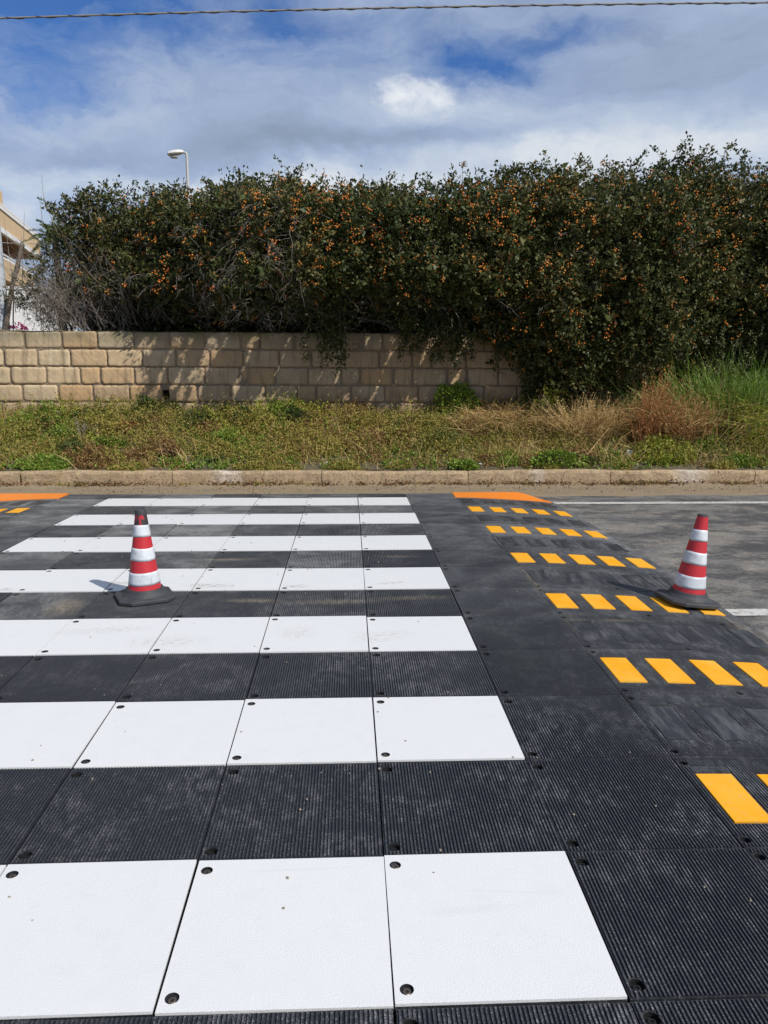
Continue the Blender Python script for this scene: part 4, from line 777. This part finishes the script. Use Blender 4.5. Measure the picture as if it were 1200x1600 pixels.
def scrap(q, s, mat, label):
    n = 6; g_ = np.linspace(-1, 1, n); X, Y = np.meshgrid(g_, g_); k = rnd.uniform(0, 30); Z = .45*sn(X*1.4+k, Y*1.4, 1, 3) + .25*sn(X*4, Y*4+k, 1, 6); V = np.stack([X + .15*sn(Y, X, 3, 1), Y*.7, Z], -1).reshape(-1, 3)*s
    V = np.concatenate([V, V + [0, 0, -.003]]); i = np.arange(n-1)[:, None]*n; j = np.arange(n-1)[None]; Q = np.stack([i+j, i+j+1, i+n+j+1, i+n+j], -1).reshape(-1, 4); o = mesh_np('litter', V, np.concatenate([Q, Q[:, ::-1]+n*n]), mat); o.location = tuple(q + np.array([0, -.01, s*.35])); o.rotation_euler = (R(25), 0, rnd.uniform(-.6, .6)); tag(o, label, 'litter', 'scraps of litter on the verge')
for px, py, s, m, lab in ((86, 717, .042, PAPER, 'white paper scrap near the kerb on the left verge'), (441, 726, .05, BLUEP, 'blue-grey wrapper behind the kerb at centre, left of the white scrap'), (511, 726, .032, PAPER, 'white paper scrap behind the kerb at centre'), (533, 730, .045, BLUEP, 'blue wrapper behind the kerb at centre, right of the white scrap'), (612, 728, .05, PAPER, 'crumpled white paper behind the kerb, right of centre'), (546, 703, .04, PAPER, 'white paper scrap in the middle of the verge at centre'), (125, 696, .035, REDP, 'red wrapper in the weeds of the left verge'), (748, 727, .032, PAPER, 'white scrap behind the kerb in front of the straw heap'), (880, 676, .035, PAPER, 'white scrap caught in the dry straw on the right verge')): scrap(g3(px, py), s, m, lab)

# ------------------------------------------------------------------ overhead cable, street lamp
def cab(px): return np.interp(px, [0, 150, 300, 600, 900, 1200], [29.5, 24, 19.5, 11.8, 7.2, 3.8])
YC = 7.6; base = np.array([np.array(at(px, float(cab(px)), YC)) for px in range(-100, 1301, 20)])
zf = np.polyfit(base[:, 0], base[:, 2], 2); X = np.linspace(-14, 14, 1400); Z = np.polyval(zf, X)
Cb = thing('overhead_cable', 'twisted overhead cable strung across the sky', 'cable', (0, YC, 0)); CBM = plain('cable sheath', (.22, .21, .19), .7, .3, .4, 30); CBD = plain('dark cable sheath', (.045, .045, .045), .7, .3, .4, 30)
b = MB(); b.tube(np.stack([X, X*0, Z], 1), .0095, 8); b.build('carrier_wire', CBM, Cb, True)
ph = X*21. + 2*np.sin(X*1.3); b = MB(); b.tube(np.stack([X, .0085*np.cos(ph), Z - .003 + .0085*np.sin(ph)], 1), .0045, 6); b.build('wrapped_wire', CBD, Cb, True)
YL = 27.; head = at(277, 241, YL); foot = Vector((at(294, 300, YL).x, YL, .9)); lt = at(292, 239, YL)
GALV = plain('galvanised steel', (.42, .40, .37), .5, .4, .2, 3); LH = plain('lamp housing', (.62, .60, .56), .5, .4, .15, 5); GLS = plain('lamp glass', (.30, .30, .28), .25, .5, .2, 8)
lamp = thing('street_lamp', 'slender street lamp with a flat head rising behind the hedge', 'street lamp', tuple(foot)); H_ = lt.z - foot.z
b = MB(); b.tube([(0, 0, 0), (0, 0, H_*.5), (0, 0, H_-.04), (-.02, 0, H_-.0), (-.10, 0, H_+.02)], [.07, .05, .04, .04, .04], 12); b.build('pole', GALV, lamp, True)
b = MB(); hx = -.10
secs = [(0, .05, .04), (-.08, .10, .07), (-.2, .14, .085), (-.36, .15, .09), (-.48, .13, .075), (-.53, .07, .03)]; rings = []
for sx, wy, hz in [(a_, w_*1.2, h_*1.3) for a_, w_, h_ in secs]: rings.append([(hx+sx, wy*math.cos(a), H_ + .02 - .16*(-sx) + hz*(math.sin(a) if math.sin(a) > 0 else .55*math.sin(a))) for a in np.linspace(0, 2*np.pi, 14, endpoint=False)])
for A, B in zip(rings[:-1], rings[1:]):
    for i in range(14): b.poly([A[i], A[(i+1) % 14], B[(i+1) % 14], B[i]])
b.poly(rings[0]); b.poly(rings[-1][::-1]); b.build('lamp_head', LH, lamp, True)
b = MB(); b.box((hx-.44, -.10, H_-.165), (hx-.22, .10, H_-.10)); o = b.build('lamp_glass', GLS, lamp); bevel(o, .015, 2)

# ------------------------------------------------------------------ things at the left edge
POLE = plain('weathered concrete', (.46, .49, .52), .85, .2, .2, 4)
pb = at(-9, 545, 10.1); pt = at(-31, 250, 10.1); e = thing('utility_pole', 'thick grey concrete pole cut by the left edge, behind the wall end', 'pole', tuple(pb)); b = MB(); v = (np.array(pt)-np.array(pb)); b.tube([tuple(v*q) for q in (-.12, 0, .5, 1., 1.6)], [.235, .23, .20, .175, .15], 20); b.build('shaft', POLE, e, True); b = MB(); b.tube([tuple(v*.88), tuple(v*.895)], [.187, .187], 20); b.build('steel_strap', GALV, e, True)
WOOD = plain('grey weathered wood', (.16, .125, .10), .9, .15, .45, 10)
p0, p1 = at(4, 530, 9.95), at(33, 382, 9.95); e = thing('wooden_post', 'old brown wooden post leaning right behind the wall at the left edge', 'post', tuple(p0)); b = MB(); v = np.array(p1)-np.array(p0); pts = [v*q + np.array([.012*math.sin(q*9), 0, 0]) for q in np.linspace(-.15, 1, 9)]; b.tube(pts, [.036, .034, .036, .031, .033, .029, .030, .027, .024], 9); b.build('shaft', WOOD, e, True); b = MB(); k0 = v*.97
for dx, dz in ((-.10, .13), (-.05, .10), (.06, .09), (.03, .15)): b.tube([tuple(k0), tuple(k0 + [dx*.5, 0, dz*.6]), tuple(k0 + [dx, 0, dz])], [.005, .004, .002], 5)
b.build('split_twigs', TWIG, e)
b = MB(); a_, c_ = at(-40, 376, 9.98), at(62, 381, 9.98); b.tube([tuple(np.array(a_)*(1-q)+np.array(c_)*q - np.array([0, 0, .01*math.sin(q*3.14)])) for q in np.linspace(0, 1, 8)], .004, 6); tag(b.build('fence_wire', GALV), 'thin pale wire stretched level from the leaning wooden post', 'wire')
b = MB(); a_ = at(20.5, 520, 10.0); c_ = at(21, 446, 10.0); b.tube([tuple(a_), tuple(c_)], .009, 8); b.lathe([(.009, 0), (.014, .004), (.014, .02), (.004, .026)], 8, c=tuple(c_)); tag(b.build('fence_post', plain('black iron', (.015, .015, .015), .6)), 'thin black iron post behind the wall at the left edge', 'post')
# house far left
HSC = 1.9; YH = 46.*HSC; cor = at(62, 375, YH); vp = ray(301, 569); dh = Vector((vp.x, vp.y, 0)).normalized(); nh = Vector((dh.y, -dh.x, 0))        # dh along the facade (away), nh towards the road side
HB = plain('beige render', (.60, .44, .26), .85, .2, .08, 1.2); HW = plain('white trim', (.74, .73, .70), .8, .2, .06, 2); HS = plain('brown soffit', (.36, .21, .12), .85, .2, .15, 2); HD = plain('shutter brown', (.12, .06, .035), .6, .3, .3, 5); HG = plain('window glass', (.05, .06, .07), .15, .5, .2, 3)
Mh = Matrix(((dh.x, nh.x, 0, cor.x), (dh.y, nh.y, 0, cor.y), (0, 0, 1, 0), (0, 0, 0, 1)))      # local x: along facade (away), y: outward, z up; balcony outer corner at 0,0
house = thing('house', 'beige house with long white-edged balconies at the far left', 'house', (0, 0, 0)); house.matrix_world = Mh @ Matrix.Scale(HSC, 4)
zp = cor.z/HSC; fl = 1.62
def hb(name, boxes, mat):
    b = MB()
    for a_, c_ in boxes: b.box(a_, c_)
    return b.build(name, mat, house)
hb('wall', [((-26, -12, -.5), (-1.2, -1.5, zp+2.2)), ((-26, -12, zp+2.2), (-5.6, -.9, zp+4.6))], HB)
hb('balcony', [((-26, -.16, zp-.85), (0, 0, zp-.05)), ((-.16, -1.8, zp-.85), (0, -.16, zp-.05))], HB)
hb('balcony_trim', [((-26, -.1, zp-1.07), (.05, .06, zp-.852)), ((-26, -.18, zp-.048), (.04, .05, zp+.10))], HW)
hb('balcony_soffit', [((-26, -1.49, zp-1.06), (-.02, -.102, zp-.90))], HS)
b = MB(); 
for i in range(44): b.box((-26+i*.6, -.10, zp+.10), (-25.96+i*.6, -.06, zp+.24))
b.box((-26, -.11, zp+.24), (0, -.05, zp+.29)); b.build('railing', HW, house)
hb('balcony', [((-26, -.45, zp-fl-1.15), (-.8, -.3, zp-fl-.40)), ((-26, -1.49, zp-fl-1.30), (-.8, -.3, zp-fl-1.152))], HB)
b = MB()
for k in range(2): b.box((-26, -.42, zp-fl-.34+k*.18), (-.8, -.36, zp-fl-.25+k*.18))
for k in range(14): b.box((-24.5+k*1.8, -.41, zp-fl-.40), (-24.4+k*1.8, -.37, zp-fl-.08))
b.build('railing', HW, house)
for x0 in (-22, -18, -14, -10, -6.2, -3.4):
    f = MB(); f.box((x0, -1.49, zp-fl-.3), (x0+1.2, -1.46, zp-1.1)); w_ = f.build('window', HD, house); g_ = MB(); g_.box((x0+.1, -1.459, zp-fl-.2), (x0+1.1, -1.45, zp-1.15)); g_.build('pane', HG, w_)
    f = MB(); f.box((x0, -1.49, .3), (x0+1.2, -1.44, zp-fl-1.7)); f.build('door', HD, house)
gw0, gw1 = at(-80, 520, 30), at(118, 520, 30); b = MB(); zt_ = at(30, 452, 30).z; b.box((gw0.x, 30, .6), (gw1.x, 30.2, zt_)); b.box((gw0.x, 29.96, zt_+.002), (gw1.x, 30.24, zt_+.10)); tag(b.build('garden_wall', HW), 'white garden wall in front of the beige house', 'wall')
q = at(36, 512, 14.); bush('flower_bush', 'low magenta flowering bush beside the black iron post', 'bush', np.array([q.x, 14., 1.2]),   .36, .3, q.z-1.2-.03, 1100, PINK, .05)
# palm between house and hedge
q = at(80, 356, 24.); e = thing('palm_tree', 'palm crown showing between the house and the hedge', 'palm tree', (q.x+.1, 24., .9)); hh = q.z-.9-.35; b = MB(); b.tube([(0, 0, 0), (.05, 0, hh*.5), (0, 0, hh)], [.13, .11, .10], 12); b.build('trunk', BRANCH, e, True); LV = []
for i in range(34):
    a_ = rng.uniform(0, 6.28); el = rng.uniform(-.3, 1.25); t_ = np.linspace(0, 1, 22); l_ = rng.uniform(.8, 1.15); d_ = np.array([math.cos(a_)*math.cos(el), math.sin(a_)*math.cos(el), math.sin(el)]); mid = np.array([0, 0, hh]) + d_*l_*t_[:, None] + np.array([0, 0, -.45])*(t_**2)[:, None]; sd = unit(np.cross(d_, [0, 0, 1.]))
    for s_ in (-1, 1): LV.append(leaves(mid, unit(d_*.8 + s_*sd + [0, 0, .15])*np.ones((22, 1)), .28*(1-.6*t_), np.full(22, .014)))
mesh_np('fronds', *join(LV), DKGREEN, e)

# ------------------------------------------------------------------ sun, sky with clouds
SUN = Vector((.44, -.40, .56)).normalized(); el = math.asin(SUN.z)
sd = bpy.data.lights.new('sun', 'SUN'); sd.energy = 4.8; sd.angle = R(.5); sd.color = (1, .955, .89); so = bpy.data.objects.new('sun', sd); COL.objects.link(so); so.rotation_euler = (-SUN).to_track_quat('-Z', 'Y').to_euler()
W = bpy.data.worlds.new('World'); S.world = W; W.use_nodes = True
class WT(NT):
    def __init__(s): s.t = W.node_tree; s.n = s.t.nodes
t = WT(); bg = t.n['Background']
sky = t.new('ShaderNodeTexSky', sky_type='NISHITA'); sky.sun_disc = False; sky.sun_elevation = el; sky.sun_rotation = math.atan2(SUN.x, SUN.y); sky.altitude = 50; sky.air_density = 1.; sky.dust_density = .6; sky.ozone_density = 2.5
dv0 = t.new('ShaderNodeTexCoord').outputs['Generated']; xyz = t.xyz(dv0)
def warp(v, sc, amt, det=4):
    w_ = t.new('ShaderNodeTexNoise'); t.to(t.scale(v, (1, 1, 1.8)), w_.inputs['Vector']); w_.inputs['Scale'].default_value = sc; w_.inputs['Detail'].default_value = det; w_.inputs['Roughness'].default_value = .6
    q = t.new('ShaderNodeVectorMath', operation='SUBTRACT'); t.to(w_.outputs['Color'], q.inputs[0]); q.inputs[1].default_value = (.5, .5, .5)
    r_ = t.new('ShaderNodeVectorMath', operation='MULTIPLY_ADD'); t.to(q.outputs[0], r_.inputs[0]); r_.inputs[1].default_value = (amt, amt, amt*.6); t.to(v, r_.inputs[2]); return r_.outputs[0]
dv = warp(dv0, 5.5, .17, 6)
def dirn(px, py): return ray(px, py).normalized()
def blob(px, py, rx, ry, soft=1.):     # cloud region around a compass direction, in degrees of sky
    d = dirn(px, py); s_ = t.new('ShaderNodeVectorMath', operation='SUBTRACT'); t.to(dv, s_.inputs[0]); s_.inputs[1].default_value = d
    right = Vector((d.y, -d.x, 0)).normalized(); up_ = right.cross(d)
    def dot(v, k):
        q = t.new('ShaderNodeVectorMath', operation='DOT_PRODUCT'); t.to(s_.outputs[0], q.inputs[0]); q.inputs[1].default_value = v; return t.math('MULTIPLY', q.outputs['Value'], 1/k)
    a_, c_ = dot(right, rx), dot(up_, ry); e_ = dot(d, .5); r2 = t.math('ADD', t.math('ADD', t.math('MULTIPLY', a_, a_), t.math('MULTIPLY', c_, c_)), t.math('MULTIPLY', e_, e_))
    return t.math('POWER', 2.718, t.math('MULTIPLY', r2, -1.))
flat = t.scale(dv, (1, 1, 2.6)); n1 = t.noise(flat, 3.2, 7, .56, .4); n2 = t.noise(t.scale(dv, (1, 1, 3.2), (3, 1, 2)), 6.5, 7, .6, .5); n3 = t.noise(t.scale(dv, (1, 1, 1.6), (1, 4, 2)), 17, 6, .58, .3)
def add(a, f, w): return t.math('ADD', a, t.math('MULTIPLY', f, w))
# coverage: mostly thin grey-white sheet with blue holes
cov = t.math('ADD', t.math('MULTIPLY', t.math('SUBTRACT', n1, .5), 1.25), .80); cov = add(cov, t.math('SUBTRACT', n2, .5), 1.0)
for px, py, rx, ry, w in ((50, 50, .16, .08, -.62), (330, 20, .22, .045, -.42), (120, 135, .08, .028, -.30), (560, 60, .10, .05, -.15), (790, 105, .055, .022, -.55), (870, 55, .07, .02, -.42), (740, 85, .05, .018, -.28), (930, 45, .06, .015, -.2), (40, 300, .05, .03, -.15), (300, 200, .2, .06, .25), (1100, 150, .16, .10, .25)): cov = add(cov, blob(px, py, rx, ry), w)
cov = add(cov, t.math('SUBTRACT', 1., t.math('MULTIPLY', xyz[2], 2.2), clamp=True), .35)
covr = t.ramp(cov, [(.15, .04), (.45, .42), (.72, .78), (1.0, .94)])
# cloud tone: bluish grey with brighter parts low down, darker bands
tone = t.math('ADD', .385, t.math('MULTIPLY', t.math('SUBTRACT', n2, .5), .55)); tone = add(tone, t.math('SUBTRACT', n1, .5), .25)
for px, py, rx, ry, w in ((640, 235, .24, .030, -.30), (600, 205, .10, .02, -.12), (120, 242, .16, .014, -.22), (360, 225, .12, .016, -.14), (800, 230, .12, .012, -.16), (250, 280, .20, .022, .42), (520, 290, .14, .020, .36), (930, 248, .24, .030, .66), (655, 175, .09, .03, .26), (560, 250, .1, .01, .1), (150, 190, .14, .03, .2), (640, 185, .1, .02, .14), (900, 195, .24, .04, .12), (1080, 100, .2, .06, -.05), (20, 330, .06, .03, .42)): tone = add(tone, t.math('MULTIPLY', blob(px, py, rx, ry), t.math('ADD', .45, n3)), w)
cc = t.ramp(tone, [(.12, (3.2, 4.0, 5.3)), (.42, (4.6, 5.7, 7.8)), (.68, (6.6, 7.6, 9.1)), (.95, (9.3, 9.7, 10.2))])
dv = warp(dv0, 26, .035, 5)
n4 = t.noise(t.scale(dv0, (1, 1, 1.3), (2, 1, 5)), 34, 8, .62, .2)
cub = t.math('MAXIMUM', t.math('MAXIMUM', blob(628, 152, .036, .021), blob(668, 158, .040, .021)), t.math('MULTIPLY', blob(705, 174, .03, .010), .85))
zf_ = t.new('ShaderNodeMapRange', interpolation_type='SMOOTHSTEP'); t.to(t.math('ADD', xyz[2], t.math('MULTIPLY', t.math('SUBTRACT', n4, .5), .03)), zf_.inputs[0]); zf_.inputs[1].default_value = dirn(650, 196).z; zf_.inputs[2].default_value = dirn(650, 148).z
cu = t.math('MULTIPLY', t.math('MULTIPLY_ADD', zf_.outputs[0], .85, .0), t.ramp(t.math('ADD', cub, t.math('MULTIPLY', t.math('SUBTRACT', n4, .5), 1.25)), [(.30, 0.), (.70, .7), (1.0, 1.)]), t.ramp(cub, [(.10, 0.), (.62, 1.)]), )
cu = t.math('MULTIPLY', cu, 1.0)
fac = t.math('MAXIMUM', covr, t.math('MULTIPLY', cu, 1.1, clamp=True)); 
skyc = t.mix(1., sky.outputs[0], (.40, .78, 1.32), 'MULTIPLY'); fin = t.mix(fac, skyc, cc); fin = t.mix(t.math('MULTIPLY', cu, .95), fin, t.ramp(n4, [(.30, (8.2, 8.8, 9.8)), (.50, (11.0, 11.2, 11.5))]))
t.to(fin, bg.inputs[0]); bg.inputs[1].default_value = .082

S.view_settings.view_transform = 'Standard'; S.view_settings.look = 'None'; S.view_settings.exposure = 0.0; S.view_settings.gamma = 1.0; S.view_settings.use_curve_mapping = False
S.cycles.max_bounces = 6; S.cycles.transparent_max_bounces = 4
